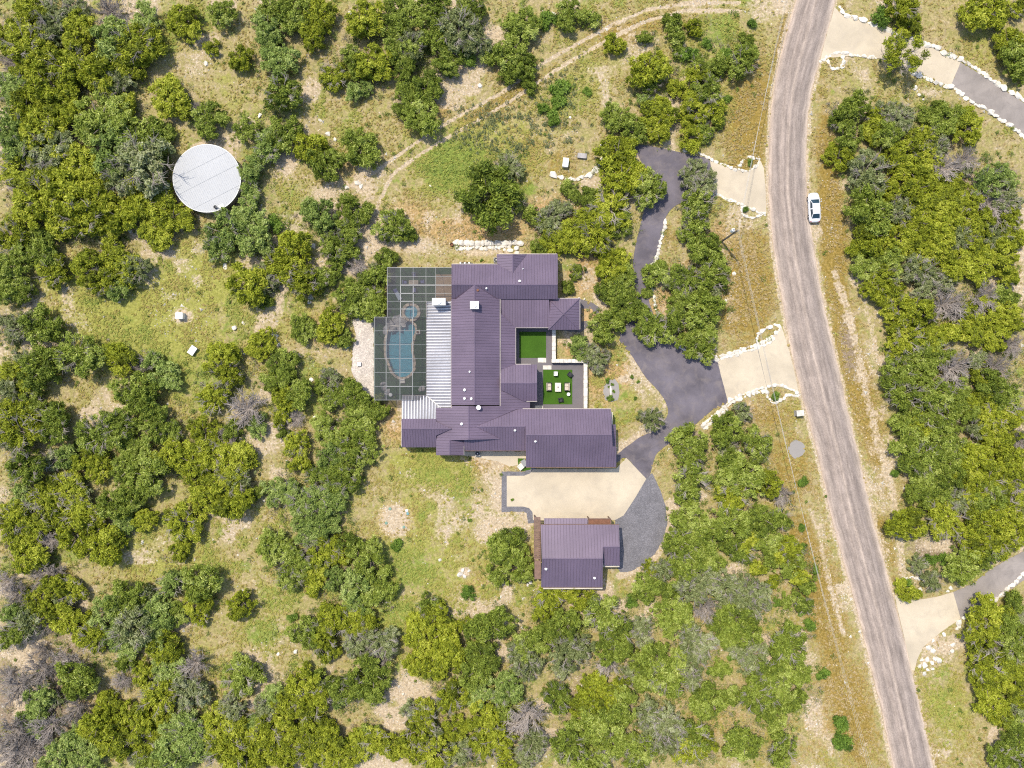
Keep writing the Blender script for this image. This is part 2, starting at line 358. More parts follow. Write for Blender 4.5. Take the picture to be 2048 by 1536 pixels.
def ground_mat():
    """dry hill-country ground: masks m1 = (pale soil, yellow-green meadow, green forbs, gold grass), m2 = (leaf litter, tan dry grass)"""
    m, nt, b, N, L = nodes_of('dry_hill_ground'); p = pos(nt)
    def attr(n):
        a = N('ShaderNodeAttribute'); a.attribute_name = n; s = N('ShaderNodeSeparateColor'); L(a.outputs['Color'], s.inputs[0])
        return s.outputs[0], s.outputs[1], s.outputs[2], a.outputs['Alpha']
    P_, Y_, G_, K_ = attr('m1'); L_, T_, R_, _ = attr('m2')
    n1 = noise(nt, 0.33, 6, 0.65, p, 0.5); n2 = noise(nt, 1.3, 6, 0.68, p, 0.4); n3 = noise(nt, 3.0, 5, 0.75, p)
    mixn = mathn(nt, 'ADD', mathn(nt, 'MULTIPLY', n1, 0.35), mathn(nt, 'ADD', mathn(nt, 'MULTIPLY', n2, 0.40), mathn(nt, 'MULTIPLY', n3, 0.25)))
    def edge(mask, amt=2.6, soft=0.16):
        s = mathn(nt, 'ADD', mask, mathn(nt, 'MULTIPLY', mathn(nt, 'SUBTRACT', mixn, 0.5), amt))
        mr = N('ShaderNodeMapRange'); mr.interpolation_type = 'SMOOTHSTEP'
        mr.inputs['From Min'].default_value = 0.5-soft; mr.inputs['From Max'].default_value = 0.5+soft; L(s, mr.inputs['Value']); return mr.outputs[0]
    n4 = noise(nt, 0.75, 6, 0.7, p, 0.7)
    c = ramp(nt, n4, [(0.30, (0.21,0.22,0.042)), (0.41, (0.32,0.30,0.075)), (0.50, (0.42,0.335,0.135)), (0.58, (0.47,0.345,0.20)), (0.68, (0.62,0.49,0.35))])
    c = mixc(nt, 0.55, c, ramp(nt, n3, [(0.28, (0.175,0.165,0.055)), (0.5, (0.33,0.285,0.125)), (0.72, (0.50,0.42,0.27))]))
    c = mixc(nt, edge(T_), c, ramp(nt, n3, [(0.28, (0.29,0.185,0.068)), (0.5, (0.45,0.30,0.13)), (0.72, (0.61,0.46,0.28))]))
    c = mixc(nt, edge(K_), c, ramp(nt, n3, [(0.26, (0.165,0.135,0.028)), (0.5, (0.285,0.195,0.045)), (0.74, (0.44,0.32,0.125))]))
    c = mixc(nt, edge(Y_), c, ramp(nt, n3, [(0.26, (0.19,0.205,0.035)), (0.5, (0.315,0.305,0.07)), (0.74, (0.44,0.41,0.14))]))
    c = mixc(nt, edge(G_), c, ramp(nt, n3, [(0.26, (0.12,0.165,0.025)), (0.5, (0.215,0.265,0.05)), (0.74, (0.33,0.36,0.10))]))
    c = mixc(nt, edge(L_, 1.8), c, ramp(nt, n3, [(0.26, (0.15,0.11,0.07)), (0.5, (0.285,0.215,0.145)), (0.74, (0.43,0.345,0.265))]))
    c = mixc(nt, edge(P_, 2.4), c, ramp(nt, n3, [(0.25, (0.38,0.28,0.17)), (0.5, (0.52,0.41,0.275)), (0.75, (0.64,0.55,0.42))]))
    # small limestone chips
    v = N('ShaderNodeTexVoronoi'); v.inputs['Scale'].default_value = 4.0; v.inputs['Randomness'].default_value = 1.0; L(p, v.inputs['Vector'])
    sv = N('ShaderNodeSeparateColor'); L(v.outputs['Color'], sv.inputs[0])
    chip = mathn(nt, 'MULTIPLY', mathn(nt, 'LESS_THAN', v.outputs['Distance'], 0.32), mathn(nt, 'GREATER_THAN', mathn(nt, 'ADD', mathn(nt,'ADD', mathn(nt, 'MULTIPLY', sv.outputs[0], .8), mathn(nt, 'MULTIPLY', R_, 0.45)), mathn(nt, 'MULTIPLY', n4, 0.9)), 1.36))
    c = mixc(nt, mathn(nt, 'MULTIPLY', chip, 0.9), c, (0.66, 0.59, 0.49))
    c = mixc(nt, 1.0, c, ramp(nt, noise(nt, 2.4, 6, 0.78, p, 0.3), [(0.27, (0.52,)*3), (0.5, (0.98,)*3), (0.73, (1.42,)*3)]), 'MULTIPLY')
    L(c, b.inputs['Base Color']); b.inputs['Roughness'].default_value = 0.95; b.inputs['Specular IOR Level'].default_value = 0.15
    bump(nt, b, mathn(nt, 'ADD', n3, mathn(nt, 'MULTIPLY', n2, 1.5)), 0.7, 0.12)
    return m
M['ground'] = ground_mat()

def screen_mat():
    m, nt, b, N, L = nodes_of('black_insect_screen')
    b.inputs['Base Color'].default_value = (0.07, 0.066, 0.076, 1); b.inputs['Roughness'].default_value = 0.6
    t = N('ShaderNodeBsdfTransparent'); mx = N('ShaderNodeMixShader')
    f = ramp(nt, noise(nt, 1.1, 3, 0.5, pos(nt)), [(0.3, (0.46,)*3), (0.7, (0.54,)*3)])
    L(f, mx.inputs[0]); L(t.outputs[0], mx.inputs[1]); L(b.outputs[0], mx.inputs[2]); L(mx.outputs[0], nt.nodes['Material Output'].inputs[0]); return m
M['screen'] = screen_mat()

def water_mat():
    m, nt, b, N, L = nodes_of('pool_water')
    t = N('ShaderNodeBsdfTransparent'); t.inputs[0].default_value = (0.62, 0.90, 0.95, 1)
    g = N('ShaderNodeBsdfGlossy'); g.inputs['Roughness'].default_value = 0.05
    fr = N('ShaderNodeFresnel'); fr.inputs[0].default_value = 1.33
    bp = N('ShaderNodeBump'); bp.inputs['Strength'].default_value = 0.15; bp.inputs['Distance'].default_value = 0.04
    L(noise(nt, 2.2, 3, 0.5, pos(nt)), bp.inputs['Height']); L(bp.outputs[0], g.inputs['Normal']); L(bp.outputs[0], fr.inputs['Normal'])
    mx = N('ShaderNodeMixShader'); L(fr.outputs[0], mx.inputs[0]); L(t.outputs[0], mx.inputs[1]); L(g.outputs[0], mx.inputs[2])
    L(mx.outputs[0], nt.nodes['Material Output'].inputs[0]); return m
M['water'] = water_mat()

# ---------------------------------------------------------------- where the trees stand
# per 683x512 tile of the photo: x,y,r (three times photo pixels) and kind
#   J juniper   O dark live oak   B dusty green oak   G grey-green scrub oak   D bare grey dead tree   S low shrub   W open pale oak
TREES = {
(0, 0): """60,60,80J 150,50,90J 280,60,100G 430,40,70G 20,180,60J 130,250,100J 300,170,90G 440,180,80J 650,200,110B 790,250,110J 620,330,90J 780,380,70J
 60,350,60D 230,320,90J 380,380,100J 130,400,80J 270,500,100J 420,490,90J 560,430,90J 50,520,80B 150,560,50D 700,480,80G 640,520,80G 820,500,70D 480,600,90J 370,650,90J
 560,700,120O 520,780,80O 650,600,70J 730,640,70J 130,650,90J 60,760,90B 220,760,100J 60,870,90B 150,900,80G 280,880,120G 650,880,130B 800,830,110O 930,830,70O 850,980,150G
 720,1050,100G 930,1050,60G 450,950,100J 330,1030,110J 540,1060,80J 80,1000,100J 100,1110,60D 400,1180,110J 250,1160,90J 560,1200,100J 650,1150,80J 850,1190,100J 960,1180,60J
 720,1290,90J 860,1300,90J 1000,1290,90J 920,1370,80J 490,1310,100J 300,1280,90J 160,1240,90J 60,1290,90J 450,1400,80J 600,1320,70J 60,1420,80J 200,1490,90O 50,1500,60J 640,1480,50J
 860,80,70B 1080,100,80J 1100,160,50J 1250,270,45J 1430,340,60J 1000,560,90J 1030,490,50J 1330,70,60O 1590,150,90B 1600,60,60O 1640,330,110B 1600,220,70B 1690,550,90O 1650,500,60O
 1760,60,100O 1900,80,100J 1870,190,80J 1950,370,70O 1990,440,80J 1240,700,70O 1130,650,50G 830,680,70D 1520,830,80O 1600,870,90B 1690,800,80O 1460,770,60O 1500,1000,80B 1480,1060,60B 1500,1150,60B
 1850,880,90J 1940,960,90O 1890,1010,70O 1970,900,60O 1900,1290,100B 1960,1350,70B 1850,1240,60B 1400,1280,90J 1480,1290,100B 1350,1380,90B 1500,1430,110B 1300,1480,70B 1750,1490,110J 2000,1480,80O 1640,1330,50S
 640,50,70D 1180,650,50D""",
(683, 0): """130,90,110J 230,110,90O 60,70,60J 350,60,90O 300,150,70O 420,90,60O 540,50,80O 640,60,110O 760,60,80O 700,160,120G 580,190,90O 800,230,90G 690,270,100O 620,330,80O 550,240,60O
 760,330,50S 170,250,90J 250,290,90O 180,350,110J 90,390,60O 350,290,80O 420,260,80G 460,340,80O 380,390,70O 230,410,80J 60,330,50O 60,540,60B 130,530,50B 400,510,60O 510,500,90O 530,600,90O
 480,700,90O 560,680,70O 380,600,70O 360,660,60O 100,870,100O 150,940,90O 60,840,60O 990,130,80O 1080,130,90O 1080,50,80J 1120,90,60J 1150,160,60O 1225,95,50S 1370,60,80O 1460,60,80O 1400,120,70O 1490,100,50O
 900,310,60O 1000,310,90O 1020,400,90J 1090,400,70O 1000,440,60O 1130,510,40O 1640,220,50J 1640,270,55J 1820,220,50O 1860,400,130J 1850,330,90J 1900,420,90J 1870,500,60O 1990,130,80O 2000,200,70O 1960,240,60O
 2030,290,50O 2010,510,70J 1630,690,70O 1700,720,60O 1830,610,60B 1920,660,110J 2000,640,90J 1900,760,90J 1770,770,80O 1960,770,90J 1320,510,50S 1310,600,40S 1215,640,35S 1480,545,25S 1270,690,40S
 1000,1000,80G 880,1150,150O 970,1130,110O 800,1270,110J 930,1270,110J 1020,1190,70O 1160,1290,60O 1250,1320,80G 1310,1260,60G 1380,1130,50O 1200,1470,50O 300,1350,80O 330,1430,80O 390,1400,50O 280,1300,50O
 40,1250,70O 130,1270,60O 50,1380,70O 60,1450,60O 40,1500,60O 1670,915,90J 1600,1060,80J 1700,1050,110J 1790,1010,80O 1840,1130,90O 1660,1160,100O 1570,1190,80O 1495,1180,60O 1620,1240,100J
 1720,1270,90O 1580,1310,90J 1480,1320,80J 1400,1400,90J 1520,1420,100J 1620,1400,90O 1300,1440,80J 1420,1490,90J 1580,1500,90J 1300,1510,60J 1680,1340,60O 1270,110,30S 640,420,30S""",
(1366, 0): """60,160,60J 150,250,45S 40,310,60S 90,360,50O 260,300,40S 230,370,70O 180,400,50O 380,230,40O 390,290,60O 360,370,70O 340,410,60O 350,200,35O 420,140,25S 265,590,30S 90,450,80J 150,540,90O 60,560,80J
 190,640,80J 90,650,90J 210,720,50O 30,690,60J 60,810,80J 20,770,60J 120,780,60O 1330,40,80J 1380,120,70J 1320,140,60J 1200,80,50S 1320,330,125W 1850,30,110J 1950,60,80J 2030,30,60J 1990,230,80J 2030,330,90O 1980,400,70O
 2040,440,50O 1030,640,90O 960,700,70O 1090,720,90O 1000,800,80O 1170,700,60J 1160,780,70J 1250,670,70G 1300,730,70G 1330,670,50G 1470,690,45O 1540,640,40O 1610,700,80O 1640,650,50O 1740,750,80J 1700,790,60G
 1780,700,60J 1240,800,70O 1330,840,60O 1440,830,70J 1350,900,90J 1250,920,90J 960,930,70J 1000,960,60J 1120,1040,110G 1040,1060,60O 1160,960,60J 1490,930,80J 1540,880,60G 1480,1010,80J 1370,1010,90J 1290,1060,80J
 1250,1140,70J 1580,1000,70D 1700,1010,50G 1860,1080,90B 1960,1050,60B 1660,1090,60J 1530,1120,80J 1420,1130,90J 1330,1160,80J 1130,1250,110O 1060,1290,60O 1190,1330,80O 1300,1250,70G 1210,1200,70O 1620,1200,80J
 1750,1200,70J 1870,1220,80D 1960,1200,70G 1480,1230,80J 1380,1300,80J 1560,1320,90J 1690,1300,80J 1820,1330,80J 1420,1400,80J 1140,1430,90J 1060,1480,60J 1230,1430,80J 1310,1440,80J 1560,1440,90J 1680,1420,80G
 1800,1450,80J 1900,1420,80G 2000,1400,80J 1980,1300,70J 1940,1520,80J 1300,1520,80J 1450,1500,80J 140,1500,80O 100,1010,70G 130,1100,80G 40,1060,60G 90,1210,80O 30,1250,80O 130,1280,70O 80,1340,60O 20,1380,50O 1700,960,60D""",
(0, 512): """50,60,80O 110,120,70O 40,180,70O 120,210,60O 230,50,80J 300,80,70J 500,60,90J 600,50,80J 700,60,90J 800,80,80G 740,150,80J 600,150,70J 480,120,60J 700,210,60B 1400,110,90J 1490,60,90J 1470,170,100J 1390,190,70J
 1560,130,80G 1700,70,90J 1800,60,90J 1820,150,90J 1870,220,70J 1920,130,60O 2000,50,60O 1810,430,70O 1850,480,50O 1970,420,80J 2020,480,70O 1960,370,50O 1550,520,70J 1600,510,50J 1640,600,60J 1680,650,80O 1620,700,80O
 1600,770,60O 1690,740,60O 30,390,60G 130,420,80G 220,420,90O 300,440,60G 50,480,60G 120,620,60G 220,680,90O 290,730,80O 200,770,60O 450,600,90O 500,560,60O 420,690,70O 480,680,60O 690,600,80J 740,560,50J
 680,660,60J 760,620,60J 820,660,50D 900,620,50B 1320,610,80J 1290,680,70J 1360,700,70J 1270,850,70J 1330,790,50G 1230,870,50J 1460,920,95D 990,720,80B 930,760,80B 1000,810,80O 800,830,90O 750,880,60O 850,900,70O
 900,1010,80O 980,1010,70O 850,1000,60O 1010,1060,60O 690,1020,80O 720,1080,70O 560,1060,90O 640,1130,80O 500,1100,70O 760,1130,60O 50,720,80J 40,820,70G 60,940,80J 130,930,70J 180,880,60O 250,930,80O 300,1000,90O
 230,1080,90O 330,1080,70O 100,1060,90J 60,1130,70G 60,1260,80O 150,1270,90O 230,1320,90O 100,1340,80O 300,1230,60G 400,1210,60B 500,1230,70J 560,1180,70J 580,1270,60J 730,1280,80O 790,1220,60J 760,1350,80O 690,1330,60O
 880,1320,90O 940,1390,70O 860,1430,90O 760,1450,80O 670,1500,80O 400,1400,80J 460,1370,60J 300,1400,60J 250,1480,80J 130,1450,70B 60,1500,70J 480,1480,70G 1200,1060,80J 1250,1020,60J 1130,1140,80J 1060,1160,70J
 1010,1200,80J 1150,1240,90J 1100,1310,50D 1260,1210,80J 1380,1230,90J 1300,1320,80J 1240,1370,70J 1410,1350,80G 1240,1460,90J 1380,1470,90J 1350,1100,60D 1540,1010,60B 1380,1040,50O 1540,1420,40O""",
(683, 1024): """40,200,60O 60,250,80O 150,280,90O 200,350,90O 110,370,90O 220,440,80O 60,440,90B 130,520,80O 60,560,80B 160,590,60O 60,680,80J 150,680,60J 180,780,80G 260,790,80G 80,800,80G 60,880,70J 230,870,60D
 60,1060,90O 160,1000,100O 190,1100,70O 70,1150,70O 120,940,70O 490,580,80J 440,650,70J 560,640,90J 470,740,100J 600,740,90J 680,700,70J 540,830,100J 640,840,90J 720,790,80J 750,690,60J 420,820,80J 450,910,80J
 560,930,80J 520,560,60O 840,600,90O 930,600,90O 880,700,110O 960,690,80O 800,680,70O 920,780,60O 850,880,80O 800,960,80O 870,1000,80O 830,1090,80B 1000,1050,90B 960,1110,60B 1040,1100,60B 1120,800,80O 1070,870,80G
 1130,930,80G 1160,800,50O 1080,950,60G 1250,500,80J 1330,520,80J 1420,510,70J 1230,590,70J 1350,610,80O 1250,660,80O 1330,690,90O 1480,580,80J 1560,530,60O 1560,620,100O 1640,640,70O 1660,720,90O 1580,740,80O
 1720,760,60O 1640,830,80O 1240,750,70O 1350,850,100G 1430,820,70G 1370,920,80G 1480,950,90D 1330,960,60G 1600,920,60D 1040,150,90O 1000,230,100O 1070,250,70O 960,320,90O 1070,330,70O 1040,370,60O 950,380,60O
 1855,330,45J 1930,350,60G 1840,470,70O 1880,500,60O 1745,540,40S 1985,490,60O 2020,200,80O 2010,330,60O 2000,600,90O 1950,560,60O 2020,700,80O 1800,700,70G 1820,780,50G 1950,830,80O 1900,900,90O 1850,930,80O
 1950,1000,90O 1840,1020,70O 2020,900,70O 1780,900,60O 1730,960,50G 1290,1120,80O 1240,1170,50O 1330,1150,50O 1450,1080,80J 1530,1060,70J 1480,1170,90J 1590,1130,70J 1680,1060,60J 1660,1100,60J 1700,1180,80O
 1760,1210,50O 1640,1200,60O 1440,1180,50J 1290,1270,100D 1150,1150,70D 1120,1230,80D 1060,1290,70D 1600,1310,110O 1680,1330,90O 1560,1400,90O 1640,1420,90O 1720,1420,80O 1480,1290,80O 1420,1330,70O 1380,1420,90O
 1450,1430,60O 1390,1500,70O 1530,1500,70O 1850,1230,80G 1940,1270,90G 2000,1330,80G 1880,1340,80G 1960,1400,70G 1790,1420,80O 1850,1460,60O 1780,1500,60O 2020,1460,60O 1150,1390,80G 1120,1470,70G 650,1130,90J
 720,1120,60J 600,1190,80J 690,1190,70J 560,1230,70J 490,1230,80J 430,1210,60G 470,1330,90J 380,1340,80J 560,1340,60G 330,1270,50D 420,1430,90J 300,1430,80J 210,1400,80J 110,1420,80J 40,1440,80J 160,1340,50O
 120,1500,70J 340,1510,80J 620,1400,80J 560,1470,90J 680,1330,70J 700,1450,80G 770,1380,80J 850,1250,80J 900,1260,60O 820,1330,70J 860,1410,90J 950,1370,80J 1000,1430,80J 900,1490,80J 1010,1500,60J 780,1480,70J
 490,1500,70J 960,1220,50O 670,1030,60D 760,500,40S 330,200,35S""",
(0, 1024): """60,40,80J 180,50,90J 300,30,70J 450,30,90J 560,60,60J 690,30,80B 740,60,60B 860,50,60J 1080,80,80J 1100,170,80J 1060,240,60J 1150,40,60J 80,150,90J 180,170,80J 130,270,100J 60,240,60O 280,180,60D
 420,150,90J 400,240,60J 520,170,90J 610,220,90J 640,140,70J 560,100,60J 240,380,70D 90,490,70D 30,430,60D 230,510,50D 310,460,70J 420,470,60J 160,540,50J 370,560,60G 60,630,80B 150,680,90G 70,740,70O 250,610,70J
 390,660,90J 440,740,80J 530,760,80J 480,820,80J 540,850,70J 270,680,50D 740,540,80O 780,520,50O 640,600,80B 700,680,90B 780,700,120G 900,640,90B 680,760,70B 900,740,80B 850,560,80G 1030,640,60O 990,770,70J
 960,830,80J 1000,880,80J 890,850,60J 760,830,60B 740,910,50O 1190,420,100O 1130,390,60O 1250,400,60O 1030,430,70B 1180,530,70J 1160,600,50J 1200,640,50J 1240,560,40J 1430,560,70J 1400,620,60J 1470,590,50J
 1640,220,80O 1700,180,80O 1680,280,80O 1760,300,80O 1740,400,70O 1790,360,60O 1800,60,80B 1870,100,90B 1900,30,90B 1960,80,70B 1750,30,60B 1860,180,60G 1920,250,90J 1870,350,70J 1860,430,60J 1960,330,80J
 2000,400,70B 2020,250,70J 1990,640,80J 1830,740,80O 1930,760,90J 1880,820,70J 2000,730,80O 1960,850,70J 1750,640,30S 240,830,50D 230,960,80D 90,1060,80D 60,1010,60D 30,980,50D 350,900,60D 440,1010,90O 500,1070,70O
 430,940,80D 400,1080,60O 80,1330,90D 160,1350,80D 60,1420,90D 200,1400,70D 110,1480,80D 40,1500,60D 220,1150,80B 180,1250,80B 300,1140,60G 280,1300,80D 440,1190,70D 1160,920,70D 840,930,50B 840,980,60J 1000,970,80B
 960,1040,60G 940,1110,90J 1140,1080,90G 1090,1130,70G 1210,1120,60O 1430,1010,80O 1480,1050,80O 1370,1080,70O 1530,980,60O 1380,1180,70G 1640,1130,80B 1570,1190,70G 1700,1220,80J 1800,1050,100J 1870,1150,90J
 1770,1150,80J 1780,1250,90J 1920,1020,60O 620,1180,60J 560,1290,90J 660,1270,80J 640,1380,90J 740,1370,80J 800,1280,80J 880,1230,80J 960,1240,60J 560,1400,80J 480,1350,70B 700,1440,80J 620,1480,80J 420,1440,80B
 330,1500,80B 520,1500,70B 1010,1330,90B 1120,1330,90B 1040,1430,100B 1160,1430,90B 1000,1500,70B 1130,1500,80B 860,1400,70J 900,1480,70O 800,1480,60G 1210,1300,80J 1300,1320,90J 1250,1400,80J 1340,1430,90J
 1420,1340,80J 1500,1400,80J 1600,1330,90J 1540,1280,70B 1580,1450,90J 1680,1480,90J 1760,1400,80J 1860,1320,100J 1950,1300,90O 1950,1400,90J 1850,1460,90J 2010,1490,80J 1450,1490,80J 1980,1080,60O 2030,1120,60B 1690,1380,60D
 720,1030,50D 330,380,50D""",
(1366, 1024): """60,60,90O 150,140,90O 60,180,90O 130,260,80O 60,330,90O 200,310,60O 290,80,90O 250,40,60J 340,140,80O 400,190,60J 280,180,60O 480,60,90O 560,110,90O 600,40,60O 520,170,70O 580,210,70J 650,240,70J 600,290,70J
 660,330,70O 540,290,50O 360,250,60O 120,420,90G 60,470,80G 270,450,80G 330,430,80G 400,480,80G 470,500,70G 460,350,50J 330,540,70G 420,570,80G 270,560,60G 550,420,40J 700,390,50J 740,440,60O 770,480,40O 740,560,50O
 640,540,45O 715,600,25S 570,550,25S 770,675,35S 720,215,22S 715,100,25S 800,350,20S 60,680,80O 40,760,80G 130,800,80G 60,900,80G 240,680,70O 330,660,80O 420,660,80O 400,740,80O 460,700,50O 300,760,80O 230,720,50O
 350,830,70G 420,880,80G 300,870,30S 640,800,100O 600,860,80O 700,870,80O 580,770,60O 710,780,50O 690,960,90O 600,940,70O 520,980,80O 450,1010,60O 730,1020,60O 620,1050,80O 520,1090,80O 430,1120,80O 600,1150,80O
 680,1140,60O 500,1190,70O 460,1250,60O 310,1110,60O 340,1160,50O 230,955,55O 180,970,30S 160,1160,90O 220,1210,50O 100,1190,60O 60,1010,70G 850,985,40S 955,1290,45S 970,1400,50S 930,1380,30S 60,1350,80O 40,1440,80J
 130,1420,80J 200,1470,70J 100,1500,70J 370,1410,90O 330,1470,70O 450,1390,80O 420,1480,80O 530,1450,60O 600,1430,80O 560,1500,80O 650,1390,60O 640,1490,60O 580,1300,60O 1350,70,95J 1590,50,100J 1540,20,60J 1720,150,80J
 1790,80,90J 1860,40,90J 1950,60,90J 1830,170,90J 1920,180,80J 1770,230,80J 1880,250,70O 1830,290,60O 2020,150,70J 1500,290,35S 1570,290,35S 1690,330,80O 1720,390,50J 1640,370,50O 1420,330,50G 1510,430,60G 1540,460,50G
 1310,450,40J 1370,500,50J 1350,430,30S 1760,680,80J 1840,640,90J 1820,760,100J 1740,770,60J 1900,720,80J 1950,640,60J 1880,850,100J 1980,720,80O 2020,830,80O 1820,920,80J 1920,960,90J 1850,1060,90J 1950,1070,90J
 2020,1000,70J 1870,1160,80J 1960,1170,80J 1930,1230,50J 2030,1120,60J 2000,560,60O 2030,650,50G 2010,1270,60O 2030,1380,70O 1970,1420,70O 1920,1480,70O 2010,1490,80O 1860,1510,60O 2030,1200,50G 130,590,60D""",
(1366, 512): """150,40,80O 190,120,80O 200,190,70O 30,150,80O 60,250,60O 130,320,90O 200,330,70O 60,370,80O 130,430,80O 170,500,80O 60,520,70O 100,560,70O 200,570,40O 50,1110,90O 120,1160,90O 60,1220,70O 130,1240,60O 50,1340,90O
 120,1390,70O 40,1440,60O 260,1040,80O 320,1080,70J 440,1120,70O 470,1190,50O 280,1160,60G 360,940,60G 300,1260,80O 380,1330,100O 280,1350,70O 470,1310,90J 530,1380,70J 430,1420,80O 300,1450,80J 220,1490,80J 360,1490,70J
 600,1440,60D 500,1520,50O 725,1360,30S 1110,60,70O 1180,30,70J 1260,40,80O 1120,120,70J 1220,130,80J 1160,200,70J 1260,230,80J 1240,310,70J 1320,300,80J 1420,330,100J 1390,260,70J 1460,260,60J 1300,400,70J 1280,490,60J
 1350,500,80J 1300,590,60J 1250,560,50J 1430,430,70J 1460,500,70J 1420,560,80O 1400,70,80G 1480,100,80G 1560,60,80J 1640,50,80J 1720,60,80O 1800,50,90J 1900,60,70J 1960,120,60J 1480,190,70G 1600,150,60G 1600,290,90D
 1660,340,60D 1820,250,80D 1740,330,60J 1860,330,80J 1950,350,70J 1960,230,60O 2010,400,60J 1800,450,80J 1700,430,60J 1590,450,60J 1530,510,70J 1530,600,80O 1900,490,70J 1960,620,90D 1880,680,70D 1990,540,60D 1640,680,90D
 1780,620,60G 1820,720,60J 1300,700,80O 1250,690,50O 1360,740,80O 1450,690,80O 1520,720,80O 1340,830,90O 1430,820,90O 1530,830,90O 1600,870,80O 1480,930,80O 1390,930,80O 1330,980,60O 1660,800,70O 1700,900,70O
 1790,880,70J 1780,950,60J 1620,970,80O 1560,1020,80O 1440,1020,70J 1880,790,80O 1960,850,80O 1900,920,80J 1990,940,70J 1870,1010,80J 1950,1050,70J 1760,1040,60G 2020,1110,60D 1880,1120,70J 1380,1110,90O 1470,1120,90O
 1560,1120,80O 1440,1210,90O 1540,1220,90O 1380,1190,60O 1620,1220,80O 1700,1180,70O 1420,1310,80O 1510,1320,90O 1610,1330,80O 1690,1280,70J 1790,1230,90J 1880,1260,80J 1970,1230,80J 1990,1330,80J 1860,1360,70J
 1960,1400,60D 1770,1340,80J 1700,1380,80J 1460,1420,80O 1560,1420,80O 1420,1380,60O 1650,1460,70G 1760,1440,70J 1850,1470,90O 1950,1480,80J 1340,1520,80J 1560,1510,70O 1280,1300,25S""",
# middle of the photo: two 6.4x crops left of the house, one 5.69x crop right of it
(520, 480, 6.4): """60,100,130B 430,80,150J 330,200,130J 540,230,130J 250,260,120J 30,430,90J 520,500,140J 700,520,130O 110,600,140O 660,620,100J 960,40,150O 1060,130,150O 1120,230,120O 880,230,140J 1010,260,120J 830,320,110J
 60,780,110O 1230,320,110D 1600,220,120O 1600,310,80O 1440,330,70G 1500,470,150O 1350,540,130O 1580,570,110O 1130,680,170O 1010,720,140O 1050,820,130O 1180,830,140O 1310,720,130O 1440,700,130O 1540,830,120O 1380,880,170O
 1170,920,110O 1420,980,110O 490,1080,130O 580,1190,110O 920,1060,180J 830,1120,140J 1030,1150,160J 1080,1260,120O 960,1230,130J 40,1290,130O 250,1440,110O 450,1500,90O 400,380,110D""",
(520, 720, 6.4): """180,80,160O 260,240,130O 90,270,140O 220,400,130J 290,520,160J 480,420,170O 590,440,140O 400,600,120J 250,740,110J 870,230,130G 780,340,100O 1080,300,150O 1190,420,170O 1010,450,150O 1310,520,170O 1450,600,150O
 1130,560,150O 1300,700,170O 1500,520,80O 860,560,110O 1180,800,150O 1430,780,150O 700,880,160O 850,930,170O 1000,980,160O 1260,930,170O 1420,950,150O 870,1080,170O 1220,1100,170O 1360,1130,140O 1090,1130,140O 770,1010,120O
 460,1080,150J 550,1180,150J 380,1190,130J 480,1330,140J 860,1240,170B 1020,1270,140B 830,1360,120B 960,1400,110B 700,1480,110O 950,1490,100O 280,950,90O 60,900,110J 450,760,100D 1570,660,90D""",
(1100, 480, 5.689): """110,90,150J 330,60,130J 560,90,130J 640,150,110J 780,180,140J 690,330,160J 830,420,150O 640,420,140O 700,560,170O 620,620,130O 880,560,130O 320,340,80O 290,410,60O 200,530,80O 200,590,60O 880,760,170O 1020,700,140O
 1050,830,130O 740,760,150O 1100,600,70O 620,970,190O 720,1040,140O 560,1080,130O 780,920,110O 1200,1000,190O 1080,1080,110O 1290,1020,120O 1210,390,140O 1240,480,110O 1150,330,70O 1310,360,60O 1430,450,140G 1520,440,130G
 1560,560,130G 1420,570,120O 1640,600,110O 1500,750,150O 1380,800,140O 1420,900,140O 1580,720,110O 1690,820,150O 1850,840,140O 1880,960,130O 1680,930,130O 1740,1080,170O 1880,1060,110O 1660,1180,150O 1560,1160,100O 1780,1250,150O
 1830,1300,100O 1660,1270,90O 1830,150,150O 1900,240,110O 1870,350,160O 1960,450,110O 1850,530,120G 1850,680,110G 340,1160,130B 320,1270,110B 540,1370,160G 620,1300,80G 450,1250,120G""",
(1240, 760, 1): """545,983,23B 572,990,23B 600,1000,25B 636,1000,28B 664,986,26B 622,1024,24B 692,958,25O 655,958,24O 682,928,26O 642,925,24O 702,898,27O 730,905,22O 668,1012,22B 1284,826,22J 1304,838,24G 1296,852,20G""",
}
def parse_trees():
    out = []
    for key, txt in TREES.items():
        ox, oy = key[0], key[1]; k = key[2] if len(key) > 2 else 3.0
        for it in txt.split():
            a, b, c = it.split(','); kind = c[-1]; r = float(c[:-1])
            if k == 1: out.append((float(a), float(b), r, kind))
            else: out.append((ox+float(a)/k, oy+float(b)/k, r/k*((1.1 if ox+float(a)/k < 500 and kind in 'JOB' else 1.0)*(.80 if 1270 < ox+float(a)/k < 1470 and oy+float(b)/k < 285 else 1.0) if k == 3.0 else (.97 if key[:2] == (520, 720) else .86)), kind))
    out = [t for i, t in enumerate(out) if t[3] != 'D' or (t[0] < 330 and t[1] > 1080) or i % 5 < 3]
    keep = []                                     # drop doubles where two crops list the same crown
    for t in sorted(out, key=lambda q: -q[2]):
        dens = 0.575 if t[3] in 'JO' else 0.42
        if any((t[0]-q[0])**2+(t[1]-q[1])**2 < (dens*(t[2]+q[2]))**2 for q in keep if (t[3] == 'D') == (q[3] == 'D')): continue
        keep.append(t)
    return keep
TREE_LIST = parse_trees()

